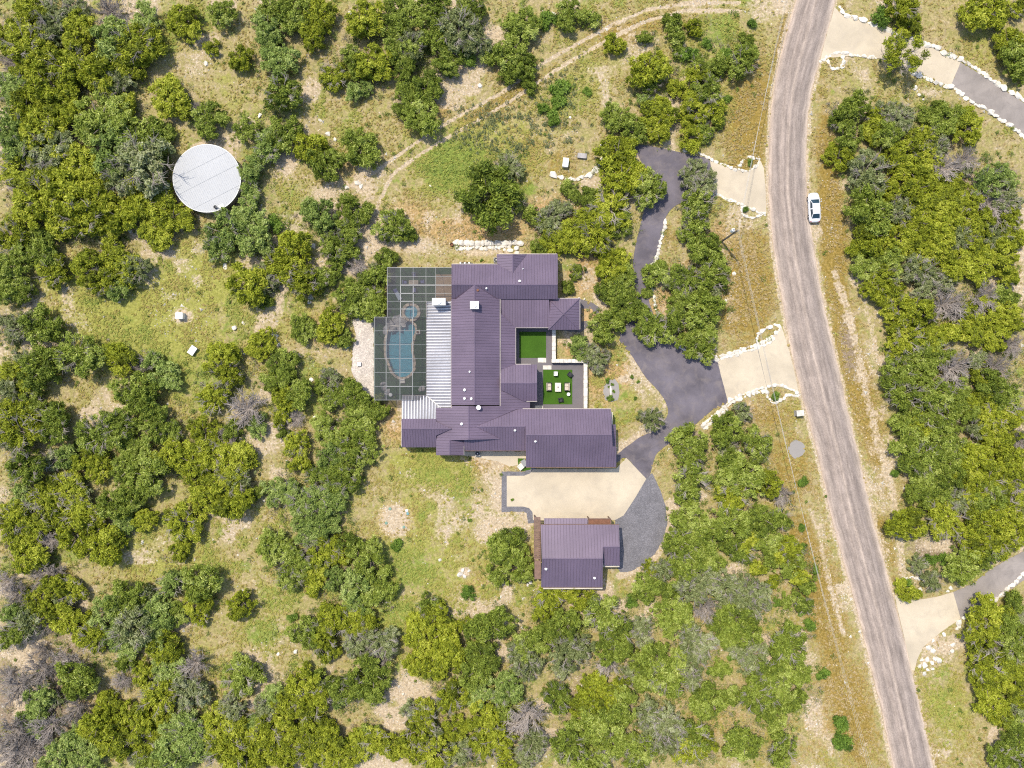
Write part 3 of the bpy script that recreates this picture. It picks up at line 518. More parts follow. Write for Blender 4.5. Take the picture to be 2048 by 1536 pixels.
# ---------------------------------------------------------------- outlines, in photo pixels
ROAD = [(-260,1668,1752),(-120,1622,1704),(0,1591,1672),(100,1563,1645),(200,1544,1621),(300,1537.5,1613),(400,1537.5,1616),(512,1549,1631),(612,1565.5,1649),(712,1584,1672),(812,1609,1694),(912,1636,1717.5),
        (1024,1660,1743),(1124,1687,1769),(1224,1714.5,1794.5),(1324,1739,1820),(1424,1763,1843),(1536,1787,1868),(1680,1822,1903),(1850,1862,1944)]
DRIVE = [(1270,291),(1300,292),(1345,301),(1385,311),(1424,324),(1432,392),(1400,398),(1362,406),(1341,420),(1329,441),(1321,478),(1314,512),(1303,532),(1297,556),(1296,590),(1303,618),(1314,642),(1338,668),(1368,699),(1397,714),
         (1434,720),(1455,802),(1427,818),(1378,860),(1353,877),(1316,904),(1306,926),(1292.5,957.5),(1252.6,915.5),(1234,925),(1234,909),(1284,872),(1308,862),(1333,835),(1334.6,813),(1318,783),(1291,754),(1264,712),(1238,679),
         (1252,650),(1268,620),(1273,590),(1268,560),(1266,530),(1268,508),(1273,482),(1281,448),(1288,420),(1297,388),(1292,350),(1280,318)]
APRON_UP = [(1420,322),(1455,334.5),(1493,343.5),(1510,333),(1521,321),(1528,337),(1531,380),(1532.6,426),(1520,428),(1490,411),(1455,400),(1430,390)]
APRON_MAIN = [(1434,720),(1475,707),(1512,694),(1534,683),(1552,664),(1563,653),(1578,700),(1590,750),(1598,791),(1580,778),(1556,773),(1531,776),(1502,783),(1478,793),(1455.5,803)]
APRON_TOP = [(1669,14),(1686,31),(1732,44),(1783,64),(1849,88),(1921,124),(1901,173),(1829,143),(1759,117),(1699,112),(1660,116),(1640,121),(1648,90),(1656,60)]
DRIVE_TOP = [(1921,124),(1985,165),(2060,214),(2130,262),(2100,318),(2048,274),(1985,228),(1901,173)]
APRON_LOW = [(1789,1190),(1815,1197),(1839,1199),(1872,1194),(1906,1184),(1921,1237),(1882,1264),(1846,1294),(1833,1322),(1829,1341),(1823,1340),(1812,1290),(1799,1235)]
DRIVE_LOW = [(1906,1184),(1940,1170),(1976,1143),(2010,1122),(2070,1090),(2110,1130),(2048,1160),(1990,1200),(1921,1237)]
PAD = [(1013.5,951.5),(1048,951.5),(1060,947),(1066,938),(1232.6,937),(1252.6,915.5),(1292.5,957.5),(1270,996),(1247,1031),(1230,1040),(1066,1040),(1065,1024),(1058,1016),(1046,1013),(1013.5,1013)]
GRAVEL_EDGE = [(1003,943),(1050,943),(1068,928),(1075,942),(1075,1030),(1070,1046),(1056,1047),(1053,1026),(1046,1023),(1003,1024)]
GRAVEL_LOT = [(1230,1038),(1247,1029),(1268,994),(1290,957),(1304,946),(1318,975),(1331,1010),(1335,1045),(1326,1080),(1310,1108),(1288,1128),(1262,1142),(1240,1144),(1232,1130)]
COURT_GRAVEL = [(1029,655),(1106,655),(1106,722),(1168,722),(1168,818),(1056,818),(1056,800),(1066,795),(1066,730),(1029,730)]
COURT_TURF_A = [(1038.8,663.5),(1092,663.5),(1092,715.8),(1038.8,715.8)]
COURT_TURF_B = [(1086.3,739.5),(1144.5,739.5),(1144.5,808.6),(1086.3,808.6)]
WALKWAY = [(1112,598),(1160,598),(1186,606),(1200,616),(1190,645),(1160,665),(1112,660)]
POOL_DECK = [(774,535),(904,535),(904,604),(880,792),(853,800),(748,800),(748,633),(774,633)]
PATH_GRAVEL = [(702,640),(720,634),(748,634),(748,798),(738,790),(716,770),(703,742),(705,700),(712,668)]
BACK_WALK = [(927,903),(1052,903),(1052,917),(1040,922),(1036,930),(1020,934),(1000,924),(970,918),(944,913),(928,912)]
PLANT_BED = [(1208,768),(1216,760),(1230,758),(1237,768),(1239,785),(1236,800),(1224,804),(1210,800),(1206,785)]
ROUND_PATCH = [(1593+16*math.cos(a)+1.5*math.cos(3*a), 898+19*math.sin(a)+1.2*math.sin(4*a)) for a in [k*math.pi/14 for k in range(28)]]
POOL_WATER = [(779,654),(789,642),(801,636),(815,641),(826,648),(830,660),(826,675),(822.5,690),(823.5,708),(826.5,724),(825,740),(817,750),(805.5,754),(793,751),(784,740),(778.5,725),(773.5,712),(772.5,692),(774.5,672)]
POOL_WATER = catmull(POOL_WATER, 4, True)
SPA_C, SPA_R, SPA_W = (822.5, 624.5), 19.5, 13.0
ROAD_POLY = [(l, y) for (y, l, r) in ROAD] + [(r, y) for (y, l, r) in ROAD[::-1]]
HOUSE_POLYS = [[(903,528),(995,528),(995,508),(1115,508),(1115,597),(1160,597),(1160,660),(1105,660),(1105,725),(1175,718),(1175,818),(1222,818),(1233,850),(1233,935),(1052,935),(1052,903),(928,903),(928,911),(872,911),(872,895),(803,895),(803,791),(748,800),(748,633),(774,633),(774,535),(903,535)],
               [(1067,1035),(1222,1035),(1240,1050),(1241,1132),(1207,1132),(1206,1175),(1082,1175),(1082,1160),(1067,1160)]]
HARD = [ROAD_POLY, DRIVE, APRON_UP, APRON_MAIN, APRON_TOP, DRIVE_TOP, APRON_LOW, DRIVE_LOW, PAD, GRAVEL_EDGE, GRAVEL_LOT, PATH_GRAVEL, BACK_WALK, ROUND_PATCH, PLANT_BED] + HOUSE_POLYS
TANK_C, TANK_R = (413.8, 356.7), 67.4
def hard_mask(PX, PY):
    m = np.zeros(PX.shape, bool)
    for p in HARD: m |= inside(p, PX, PY)
    m |= (PX-(TANK_C[0]+8))**2+(PY-(TANK_C[1]+6))**2 < (TANK_R+1)**2
    return m

# ground cover masks: kind, x, y, rx, ry, angle(deg), weight  (photo pixels)
BLOBS = """Y 300 900 320 420 0 .42;Y 640 230 260 200 0 .36;Y 960 300 210 140 -20 .5;Y 860 1100 220 190 0 .55;Y 620 1050 160 200 0 .42;Y 430 1250 200 160 0 .4;Y 1240 330 120 90 0 .3;Y 860 940 120 50 0 .7;Y 1440 180 60 160 0 .4;Y 1840 180 80 60 0 .4;Y 1230 790 60 40 0 .35;T 792 1042 44 44 0 .9
Y 250 620 230 150 0 .75;Y 330 700 200 140 0 .7;Y 130 560 120 80 0 .6;Y 420 560 140 110 0 .7;Y 80 720 100 70 0 .5;Y 450 860 90 180 0 .5;Y 330 1120 150 130 0 .6;Y 480 180 110 150 0 .42;Y 560 520 90 80 0 .4;Y 570 640 90 90 0 .5
Y 800 1200 120 120 0 .5;Y 720 1120 80 90 0 .5;Y 840 920 110 60 0 .65;Y 1260 790 26 30 0 .5;Y 1400 110 90 80 0 .5;Y 1190 150 80 90 0 .5;Y 1900 1420 60 110 -15 .55;Y 1960 100 60 70 0 .5;Y 1750 170 80 40 10 .5;Y 560 1180 90 130 0 .45
G 905 330 85 72 -15 .85;G 860 300 60 50 0 .5;G 1056 378 22 16 0 .8;G 320 725 70 40 0 .6;G 870 950 75 35 0 .5;G 930 960 22 60 0 .6;G 815 1140 90 60 0 .6;G 530 1265 50 40 0 .65;G 560 1090 40 40 0 .4;G 1440 62 60 50 0 .65;G 1130 200 60 50 0 .55
G 330 90 40 40 0 .7;G 400 230 60 40 0 .5;G 560 400 70 60 0 .5;G 420 760 70 60 0 .55;G 800 1230 60 60 0 .6;G 880 1180 50 40 0 .4;G 1500 40 40 60 0 .4;G 1880 1400 50 90 -15 .45;G 250 690 90 60 0 .4;G 870 870 40 30 0 .4;G 700 1280 40 50 0 .4;G 1000 320 80 50 0 .45;G 1560 900 60 80 0 .25
P 740 470 62 52 0 .85;P 830 490 70 22 0 .7;P 790 440 50 30 0 .6;P 567 325 34 36 0 .75;P 590 255 60 45 0 .45;P 390 120 46 60 0 .45;P 660 380 60 30 -20 .6;P 970 505 70 10 0 .7;P 1000 985 32 75 0 .7;P 1000 1060 62 34 0 .9;P 985 950 45 40 0 .55;P 330 505 26 16 0 .8
P 790 1042 34 36 0 .95;P 735 770 40 40 0 .7;P 610 700 60 40 30 .4;P 660 760 40 40 0 .4;P 1180 555 30 45 0 .55;P 1140 600 18 30 0 .4;P 1270 760 16 60 -30 .55;P 1255 890 30 14 -20 .5;P 1330 620 18 40 0 .45;P 1360 480 30 60 0 .3;P 1640 1060 22 60 -15 .5;P 1300 1160 50 22 -25 .7
P 820 950 20 14 0 .5;P 940 920 40 18 0 .5;P 500 1170 40 50 0 .4;P 560 1270 50 40 0 .4;P 590 1060 40 30 0 .35;P 640 1330 50 25 0 .35;P 1560 120 20 140 8 .2;P 1850 1080 40 40 0 .4;P 1900 1090 40 40 0 .35;P 1860 185 30 12 10 .6;P 520 1000 30 40 0 .35;P 845 1310 50 20 -10 .4;P 930 1145 18 14 0 .7;P 1010 1165 40 14 0 .5;P 362 632 26 20 0 .8
P 90 520 40 60 0 .3;P 70 600 20 40 30 .6;P 860 1000 30 60 0 .2;P 960 900 50 14 0 .6;P 1250 420 30 30 0 .3;P 1390 420 30 40 0 .3
T 1100 430 70 55 0 .7;T 1180 540 55 70 0 .75;T 940 462 130 36 0 .8;T 1220 750 60 70 0 .75;T 960 920 60 40 0 .7;T 1330 620 45 70 0 .7;T 1450 490 70 60 0 .65;T 1000 920 40 50 0 .6;T 880 900 60 40 0 .5;T 830 440 70 60 0 .6;T 980 780 10 10 0 .1;T 1380 560 60 60 0 .6;T 960 1170 70 30 0 .6
T 870 210 60 60 -30 .6;T 700 330 60 70 0 .5;T 920 110 70 80 0 .5;T 1020 130 60 50 0 .5;T 540 100 60 80 0 .3;T 640 660 60 60 0 .5;T 790 850 30 60 0 .6;T 1080 700 60 80 0 .3;T 1490 820 60 40 0 .5;T 1360 1230 80 60 0 .4;T 1120 690 10 10 0 .5;T 1150 690 30 35 0 .9;T 640 1000 50 60 0 .4;T 1000 1290 80 60 0 .45;T 1430 1440 70 60 0 .5;T 1640 1440 60 80 0 .5
K 1500 250 60 160 5 .8;K 1490 570 70 140 0 .85;K 1450 500 60 70 0 .5;K 1570 110 26 120 12 .8;K 1665 470 30 330 -4 .85;K 1710 740 40 300 -14 .8;K 1640 1190 52 260 -14 .75;K 1700 1420 60 160 -14 .75;K 1580 930 60 110 -10 .6;K 1830 1480 40 160 -14 .8;K 1770 1090 30 120 -12 .6;K 1545 830 60 40 0 .6;K 1060 300 40 60 0 .6;K 1120 330 50 50 0 .55;K 1260 60 140 40 -15 .6;K 1000 205 160 20 -32 .7
K 870 470 90 40 0 .4;K 1340 480 30 40 0 .5;K 800 890 30 40 0 .3
L 70 1420 150 190 0 .75;L 130 1260 100 120 0 .55;L 1920 400 150 110 0 .6;L 1900 250 90 70 0 .5;L 1700 700 30 90 -10 .6;L 1880 1100 90 60 0 .6;L 1620 1400 50 40 0 .5;L 1400 60 70 60 0 .4;L 640 140 60 90 0 .4;L 1160 130 60 90 0 .35;L 440 300 80 60 0 .5;L 1470 1160 100 150 0 .35;L 1960 760 80 300 0 .5;L 120 300 160 300 0 .4;L 150 1000 160 160 0 .35;L 1170 1400 120 120 0 .5"""
LINES = [('P', .85, 3.6, [(1480,6),(1380,6),(1290,20),(1220,52),(1160,85),(1100,118),(1070,138),(1000,188),(920,230),(860,266),(800,308),(740,350),(700,374)]),
         ('P', .8, 3.8, [(1480,22),(1370,22),(1292,42),(1230,72),(1168,106),(1110,142),(1080,162),(1012,208),(936,252),(880,284),(826,318),(784,350),(760,400),(745,440)]),
         ('P', .62, 9, [(1670,545),(1676,570),(1690,605),(1703,650),(1716,700),(1722,750),(1738,805),(1748,850),(1758,890),(1772,930),(1783,975),(1792,1030),(1800,1080),(1806,1150)]),
         ('P', .6, 6, [(1620,1020),(1638,1060),(1648,1120),(1660,1170),(1678,1240),(1688,1270)]),
         ('P', .55, 6, [(1706,500),(1722,580),(1740,640),(1752,700),(1762,760)]),
         ('P', .7, 7, [(y_l, y) for (y, y_l, y_r) in ROAD]), ('P', .6, 6, [(y_r, y) for (y, y_l, y_r) in ROAD]),
         ('P', .7, 10, [(1234,905),(1262,884),(1284,868)]), ('P', .6, 8, [(1255,705),(1285,750),(1312,785),(1330,812)]), ('P', .8, 8, [(1336,1020),(1338,1050),(1328,1085),(1308,1115),(1280,1138),(1240,1152)]),
         ('P', .5, 14, [(760,350),(720,420),(720,500),(760,520)]), ('P', .6, 10, [(880,170),(920,200),(910,215)])]
def smooth_noise(X, Y, wl, seed):
    """value noise on arrays of metres"""
    r = np.random.default_rng(seed); n = 512; g = r.random((n, n))
    x = X/wl+1000.3; y = Y/wl+1000.7; i = np.floor(x).astype(int); j = np.floor(y).astype(int); fx = x-i; fy = y-j
    fx = fx*fx*(3-2*fx); fy = fy*fy*(3-2*fy); i %= n; j %= n; i1 = (i+1) % n; j1 = (j+1) % n
    return (g[i,j]*(1-fx)+g[i1,j]*fx)*(1-fy)+(g[i,j1]*(1-fx)+g[i1,j1]*fx)*fy
def masks(PX, PY):
    out = {k: np.zeros(PX.shape) for k in 'PYGKLT'}
    for t in BLOBS.replace('\n', ';').split(';'):
        k, *v = t.split(); x, y, rx, ry, a, w = map(float, v); ca, sa = math.cos(math.radians(a)), math.sin(math.radians(a))
        dx, dy = PX-x, PY-y; u = (dx*ca+dy*sa)/rx; q = (-dx*sa+dy*ca)/ry
        g = w*np.clip(1.35-np.sqrt(u*u+q*q), 0, 1)**0.8; out[k] = np.maximum(out[k], g)
    for k, w, wd, pts in LINES:
        d = np.full(PX.shape, 1e9)
        for (a, b) in zip(pts[:-1], pts[1:]):
            ex, ey = b[0]-a[0], b[1]-a[1]; t = np.clip(((PX-a[0])*ex+(PY-a[1])*ey)/(ex*ex+ey*ey), 0, 1)
            d = np.minimum(d, np.hypot(PX-a[0]-t*ex, PY-a[1]-t*ey))
        out[k] = np.maximum(out[k], w*np.clip(1.6-d/wd, 0, 1))
    X_, Y_ = (PX-1024)*S, (768-PY)*S                        # stony patches show through here and there
    st_ = smooth_noise(X_, Y_, 7.5, 71)*.55+smooth_noise(X_, Y_, 2.6, 72)*.45
    out['P'] = np.maximum(out['P'], np.clip((st_-.53)*4.2, 0, .66)*(1-.8*np.clip(out['G']+out['K']*.7+out['Y']*.5, 0, 1)))
    out['G'] = np.maximum(out['G'], np.clip((smooth_noise(X_, Y_, 6.0, 73)*.6+smooth_noise(X_, Y_, 2.0, 74)*.4-.57)*3.5, 0, .5)*(1-out['K']))
    for (x, y, r, kind) in TREE_LIST:                      # leaf litter lies under the crowns
        if kind == 'S': continue
        m = (np.abs(PX-x) < 1.5*r) & (np.abs(PY-y) < 1.5*r)
        if m.any():
            d = np.hypot(PX[m]-x, PY[m]-y)/r; out['L'][m] = np.maximum(out['L'][m], 0.62*np.clip(1.45-d, 0, 1))
    return out

# ---------------------------------------------------------------- ground
def make_ground():
    def axis(half):
        inner = np.arange(-half, half+0.01, 0.42); o = [half]; st = 1.0
        while o[-1] < 2600: o.append(o[-1]+st); st *= 1.5
        o = np.array(o[1:]); return np.concatenate([-o[::-1], inner, o])
    xs, ys = axis(90.0), axis(70.0); nx, ny = len(xs), len(ys)
    X, Y = np.meshgrid(xs, ys, indexing='ij'); PX, PY = X/S+1024, 768-Y/S
    mk = masks(PX, PY)
    Z = -0.05+0.025*smooth_noise(X, Y, 1.3, 5)
    hm = hard_mask(PX, PY); pool = inside(POOL_WATER, PX, PY) | ((PX-SPA_C[0])**2+(PY-SPA_C[1])**2 < (SPA_W+2)**2)
    Z = np.where(hm, -0.06, Z+0.03*np.clip(mk['G']+mk['Y'], 0, 1)*smooth_noise(X, Y, 0.9, 8))
    Z = np.where(pool, -2.2, Z)
    v = np.stack([X, Y, Z], -1).reshape(-1, 3)
    i = np.arange(nx-1)[:, None]*ny+np.arange(ny-1)[None, :]
    q = np.stack([i, i+ny, i+ny+1, i+1], -1).reshape(-1, 4)
    me = bpy.data.meshes.new('ground'); me.vertices.add(len(v)); me.vertices.foreach_set('co', v.astype(np.float32).ravel())
    me.loops.add(4*len(q)); me.loops.foreach_set('vertex_index', q.astype(np.int32).ravel())
    me.polygons.add(len(q)); me.polygons.foreach_set('loop_start', np.arange(0, 4*len(q), 4, dtype=np.int32)); me.polygons.foreach_set('loop_total', np.full(len(q), 4, dtype=np.int32))
    rub = np.clip(mk['P']*0.8+0.25*smooth_noise(X, Y, 9.0, 3)-0.4*mk['G'], 0, 1)
    for nm, ch in (('m1', (mk['P'], mk['Y'], mk['G'], mk['K'])), ('m2', (mk['L'], mk['T'], rub, np.ones_like(rub)))):
        a = me.color_attributes.new(nm, 'FLOAT_COLOR', 'POINT'); a.data.foreach_set('color', np.stack([c.ravel() for c in ch], -1).astype(np.float32).ravel())
    me.materials.append(M['ground']); me.update(calc_edges=True)
    o = link_mesh('ground', me); tag(o, 'dry grass, bare soil and limestone chips of the hillside', 'ground', kind='structure')
make_ground()

def sheet(name, poly, z, mat, label, cat, kind='structure', step=6, jit=0.7, seed=1, parent=None):
    mb = MB(); pts = [W(x, y)[:2] for x, y in (rough(poly, step, jit, True, seed) if jit else poly)]
    mb.prism([(p[0], p[1]) for p in pts], z-0.05, z)
    o = mb.build(name, mat, parent); tag(o, label, cat, kind=kind); return o

def make_road():
    L_ = catmull([(l, y) for (y, l, r) in ROAD], 10); R_ = catmull([(r, y) for (y, l, r) in ROAD], 10)
    me = bpy.data.meshes.new('road'); v = []; f = []; uvs = []; rr = random.Random(3); n = 9; vlen = 0.0; prev = None
    for k, (a, b) in enumerate(zip(L_, R_)):
        ja, jb = rr.uniform(-.9, .9), rr.uniform(-.9, .9)
        A = W(a[0]+ja, a[1]); B = W(b[0]+jb, b[1]); mid = (A+B)/2
        if prev is not None: vlen += (mid-prev).length
        prev = mid
        for j in range(n):
            t = j/(n-1); p = A.lerp(B, t); v.append((p.x, p.y, 0.012+0.05*(1-(2*t-1)**2))); uvs.append((t, vlen))
    for k in range(len(L_)-1):
        for j in range(n-1): f.append((k*n+j, (k+1)*n+j, (k+1)*n+j+1, k*n+j+1))
    me.from_pydata(v, [], f); uv = me.uv_layers.new(name='UVMap')
    for lp in me.loops: uv.data[lp.index].uv = uvs[lp.vertex_index]
    me.materials.append(M['road']); me.update(); o = link_mesh('road', me)
    tag(o, 'old two-lane chip-seal road curving down the right side', 'road', kind='structure')
make_road()
sheet('gravel_border', GRAVEL_EDGE, 0.008, M['gravel'], 'dark gravel border left of the concrete parking pad', 'gravel', jit=0.5)
sheet('gravel_lot', GRAVEL_LOT, 0.009, M['gravel'], 'dark grey gravel area right of the outbuilding', 'gravel', jit=1.2, seed=4)
sheet('driveway', rough(catmull(DRIVE, 3, True), 5, 0.6, True, 6), 0.018, M['asphalt'], 'dark asphalt driveway winding past the house', 'driveway', jit=0)
for nm, pl, lb, sd in (('driveway_apron', APRON_UP, 'sandy concrete apron joining the road near the utility pole', 1), ('driveway_apron', APRON_MAIN, 'wide sandy concrete apron at the main driveway entrance', 2),
                   ('driveway_apron', APRON_TOP, 'long sandy concrete apron across the road, top right', 3), ('driveway_apron', APRON_LOW, 'sandy concrete apron across the road, bottom right', 4)):
    sheet(nm, pl, 0.028, M['concrete'], lb, 'driveway', jit=0.25, seed=sd)
sheet('neighbour_driveway', DRIVE_TOP, 0.02, M['grey_drive'], 'worn grey driveway leaving the photo at top right', 'driveway', jit=0.8)
sheet('neighbour_driveway', DRIVE_LOW, 0.02, M['grey_drive'], 'worn grey driveway climbing to the right at bottom right', 'driveway', jit=0.8)
sheet('parking_pad', PAD, 0.03, M['concrete'], 'big sandy concrete pad between house and outbuilding', 'pavement', jit=0.12)
sheet('gravel_path', PATH_GRAVEL, 0.012, M['pale_gravel'], 'pale gravel strip left of the pool enclosure', 'gravel', jit=1.5, seed=5)
sheet('garden_path', BACK_WALK, 0.012, M['concrete'], 'pale bare path behind the kitchen wing', 'path', jit=0.9, seed=9)
sheet('porch_path', WALKWAY, 0.010, M['gravel_fine'], 'grey gravel around the entrance porch', 'path', jit=0.8, seed=10)
sheet('gravel_patch', ROUND_PATCH, 0.012, M['patch'], 'smooth round grey patch beside the road', 'gravel', jit=0.3)
sheet('planting_bed', PLANT_BED, 0.012, M['patch'], 'small grey gravel bed with low plants right of the courtyard', 'garden bed', jit=0.4)
sheet('courtyard_gravel', COURT_GRAVEL, 0.012, M['gravel_fine'], 'grey gravel floor of the walled courtyard', 'courtyard', jit=0)
sheet('artificial_lawn', COURT_TURF_A, 0.045, M['turf'], 'square of artificial turf in the inner courtyard', 'lawn', jit=0)
sheet('artificial_lawn', COURT_TURF_B, 0.045, M['turf'], 'turf rectangle carrying the courtyard seating', 'lawn', jit=0)
sheet('artificial_lawn', [(1035.5,916.5),(1052,917),(1064,929),(1061,939),(1046,942),(1037,939)], 0.04, M['turf'], 'small turf corner beside the garage', 'lawn', jit=0.2)
for (a, b, c, d, lb) in ((1075.7,715.8,1092.3,725,'cream stone slab below the inner turf square'), (1085.8,730.8,1103,738.9,'cream stone slab above the seating turf'), (1069.5,811,1086,817,'cream stone slab at the garage door step')):
    o = sheet('stone_slab', [(a,b),(c,b),(c,d),(a,d)], 0.075, M['stone'], lb, 'slab', kind='thing', jit=0)
sheet('porch_floor', [(1163,617),(1184,618),(1187,626),(1196,632),(1186,641),(1163,643)], 0.05, concrete('ochre_porch_floor', (0.52,0.34,0.16), (0.5,0.38,0.22)), 'ochre paved patch right of the entrance porch', 'paving', jit=0.4)

# ---------------------------------------------------------------- roofs and houses
CAM = Vector((0, 0, H))
def plane(*p):
    a, b, c = [W(*q) for q in p]; n = (b-a).cross(c-a).normalized()
    if n.z < 0: n = -n
    return a, n
def on(pl, px, py):
    """point of a roof plane behind a photo pixel"""
    a, n = pl; d = W(px, py, 0)-CAM; t = (a-CAM).dot(n)/d.dot(n); return CAM+d*t
def roof_face(parent, pl, poly, seam, mat='roof', thick=0.16, pitch=0.42, wave=False, label=None):
    """one roof slope: a slab plus its standing seams (seam: the axis they run along)"""
    off = parent.location
    P = [on(pl, *q) for q in poly]; a, n = pl
    ar = sum(P[i].x*P[(i+1) % len(P)].y-P[(i+1) % len(P)].x*P[i].y for i in range(len(P)))
    if ar < 0: P = P[::-1]
    m = len(P); mb = MB()
    mb.add([p-off for p in P]+[p-off-Vector((0, 0, thick)) for p in P], [tuple(range(m)), tuple(range(m, 2*m))[::-1]]+[(i, m+i, m+(i+1) % m, (i+1) % m) for i in range(m)])
    o = mb.build('roof', M[mat+'_'+seam], parent)
    if label: o['label'] = label
    zat = lambda x, y: a.z-(n.x*(x-a.x)+n.y*(y-a.y))/n.z
    k, q = (0, 1) if seam == 'y' else (1, 0)            # seams are spaced along k and run along q
    lo, hi = min(p[k] for p in P), max(p[k] for p in P); sb = MB()
    s = lo+pitch*0.5
    while s < hi:
        cr = []
        for i in range(m):
            A, B = P[i], P[(i+1) % m]
            if (A[k] > s) != (B[k] > s): cr.append(A[q]+(B[q]-A[q])*(s-A[k])/(B[k]-A[k]))
        cr.sort()
        for u0, u1 in zip(cr[::2], cr[1::2]):
            if u1-u0 < 0.15: continue
            w, h = (0.020, 0.040) if not wave else (0.12, 0.17); ps = []
            for u in (u0+0.02, u1-0.02):
                for (dk, dz) in ((-w, 0.002), (-w*0.45, h), (w*0.45, h), (w, 0.002)):
                    c = [0, 0]; c[k] = s+dk; c[q] = u; ps.append(Vector((c[0], c[1], zat(c[0], c[1])+dz))-off)
            sb.add(ps, [(0,1,5,4),(1,2,6,5),(2,3,7,6),(3,2,1,0),(4,5,6,7)])
        s += pitch
    if sb.f:
        c = sb.build('standing_seam', M['silver' if wave else 'seam'], o); c['kind'] = 'stuff'
    return o
def cap(parent, pl, a, b, w=0.26, mat='roof', lift=0.05):
    A, B = on(pl, *a), on(pl, *b); mb = MB(); d = (B-A).normalized(); s = d.cross(Vector((0,0,1))).normalized()*w/2; z = Vector((0,0,lift))
    ps = [A-s-z*.6, A+z, A+s-z*.6, B-s-z*.6, B+z, B+s-z*.6]; mb.add(ps, [(0,1,4,3),(1,2,5,4),(0,3,5,2),(0,2,1),(3,4,5)]); return mb.build('ridge_cap', M[mat], parent, world=True)
def gutter(parent, a, b, z, mat='trim', w=0.08, h=0.12):
    if abs(a[1]-b[1]) < 1 and a[1] > 880: mat = 'wood'
    A, B = W(a[0], a[1], z), W(b[0], b[1], z); mb = MB(); mb.bar(A, B, w, h); return mb.build('gutter', M[mat], parent, world=True)
def walls(parent, x0, y0, x1, y1, z1=2.55, mat='wall'):
    a, b = W(x0, y0), W(x1, y1); mb = MB(); mb.box(a.x, b.x, b.y, a.y, -0.05, z1); return mb.build('wall', M[mat], parent, world=True)
def gable(parent, pts, t, axis, mat='wall'):
    """triangular/trapezoid wall under a gable; pts (px,py,z), thickness t along axis"""
    P = [W(*p) for p in pts]; d = Vector((t, 0, 0)) if axis == 'x' else Vector((0, t, 0)); n = len(P); mb = MB()
    mb.add(P+[p+d for p in P], [tuple(range(n)), tuple(range(n, 2*n))[::-1]]+[(i, (i+1) % n, n+(i+1) % n, n+i) for i in range(n)]); return mb.build('gable_wall', M[mat], parent, world=True)
def window(parent, c, wd, z0, z1, face, name='window', mat='white'):
    """c = world xy on the wall face; face = outward normal 'n','s','e','w'"""
    nx, ny = {'n':(0,1),'s':(0,-1),'e':(1,0),'w':(-1,0)}[face]; mb = MB(); tx, ty = -ny, nx
    def bx(m, a, b, za, zb, d0, d1):
        xs = sorted((c[0]+tx*a+nx*d0, c[0]+tx*b+nx*d1)); ys = sorted((c[1]+ty*a+ny*d0, c[1]+ty*b+ny*d1)); m.box(xs[0], xs[1], ys[0], ys[1], za, zb)
    h = wd/2
    bx(mb, -h, -h+.07, z0, z1, 0, .06); bx(mb, h-.07, h, z0, z1, 0, .06); bx(mb, -h+.07, h-.07, z1-.07, z1, 0, .06); bx(mb, -h+.07, h-.07, z0, z0+.07, 0, .09); bx(mb, -.025, .025, z0+.07, z1-.07, .004, .05)
    f = mb.build(name, M[mat], parent, world=True); g = MB(); bx(g, -h+.07, h-.07, z0+.07, z1-.07, 0.003, .02); g.build('pane', M['glass'], f, world=False)
    f.data.update(); pn = f.children[0]
    off = parent.location; pn.data.transform(Matrix.Translation(-off)); return f
def vent(parent, pl, px, py, r=0.13, h=0.35, mat='white'):
    p = on(pl, px, py); mb = MB(); mb.lathe(p.x, p.y, [(r*1.5, p.z-.02), (r*1.4, p.z+.03), (r*.75, p.z+.08), (r*.75, p.z+h*.75), (r, p.z+h*.78), (r, p.z+h)], 10); return mb.build('vent_pipe', M[mat], parent, world=True)

house = thing('main_house', 'rambling house with plum-brown standing-seam metal roofs in the centre', 'house', W(960, 720))
AN = plane((903,569.4,5.6),(1115,569.4,5.6),(903,528.5,3.7)); AS = plane((903,569.4,5.6),(1115,569.4,5.6),(903,598.4,3.9))
BW = plane((949.2,569.4,5.62),(949.2,810,5.62),(902.5,700,3.9)); BE = plane((949.2,569.4,5.62),(949.2,810,5.62),(999.3,700,3.9))
XG_W = plane((1025.6,545.7,4.52),(1025.6,508.3,4.52),(993.5,515,3.5)); XG_E = plane((1025.6,545.7,4.52),(1025.6,508.3,4.52),(1054,508.3,2.80))
DD = plane((902.5,700,3.55),(902.5,600,3.55),(853,700,2.75)); D2 = plane((803,838,3.40),(872,838,3.40),(853,791,2.75))
EN = plane((803,857.4,4.45),(903,857.8,4.45),(803,837.5,3.5)); ES = plane((803,857.4,4.45),(903,857.8,4.45),(803,894.6,2.9))
FW = plane((937.6,812,5.1),(937.6,879,5.1),(872.3,830,3.5)); FE = plane((937.6,812,5.1),(937.6,879,5.1),(1060,812,2.75))
GE = plane((899.5,880,4.16),(899.5,910,4.16),(927.5,890,3.3))
IN = plane((1052,818,3.1),(1220,818,3.1),(1052,869.7,5.6)); IS = plane((1052,869.7,5.6),(1220,869.7,5.6),(1052,934,3.0)); HS = plane((1000,853.2,4.8),(1052,853.2,4.8),(1000,901,2.9))
KN = plane((1001,766.4,4.6),(1074,766.4,4.6),(1074,729,3.1)); KS = plane((1001,766.4,4.6),(1074,766.4,4.6),(1074,802,3.2))
CC = plane((1000.6,640,3.6),(1000.6,740,3.6),(1031,700,2.8)); MM = plane((1000,599,3.7),(1097,599,3.7),(1050,654.8,2.8))
N0 = (1127.5,627.8,4.5); NC = [(1096.8,597,3.1),(1159.3,597,3.1),(1159.3,659.6,3.1),(1096.8,659.6,3.1)]
RF = lambda *a, **k: roof_face(house, *a, **k)
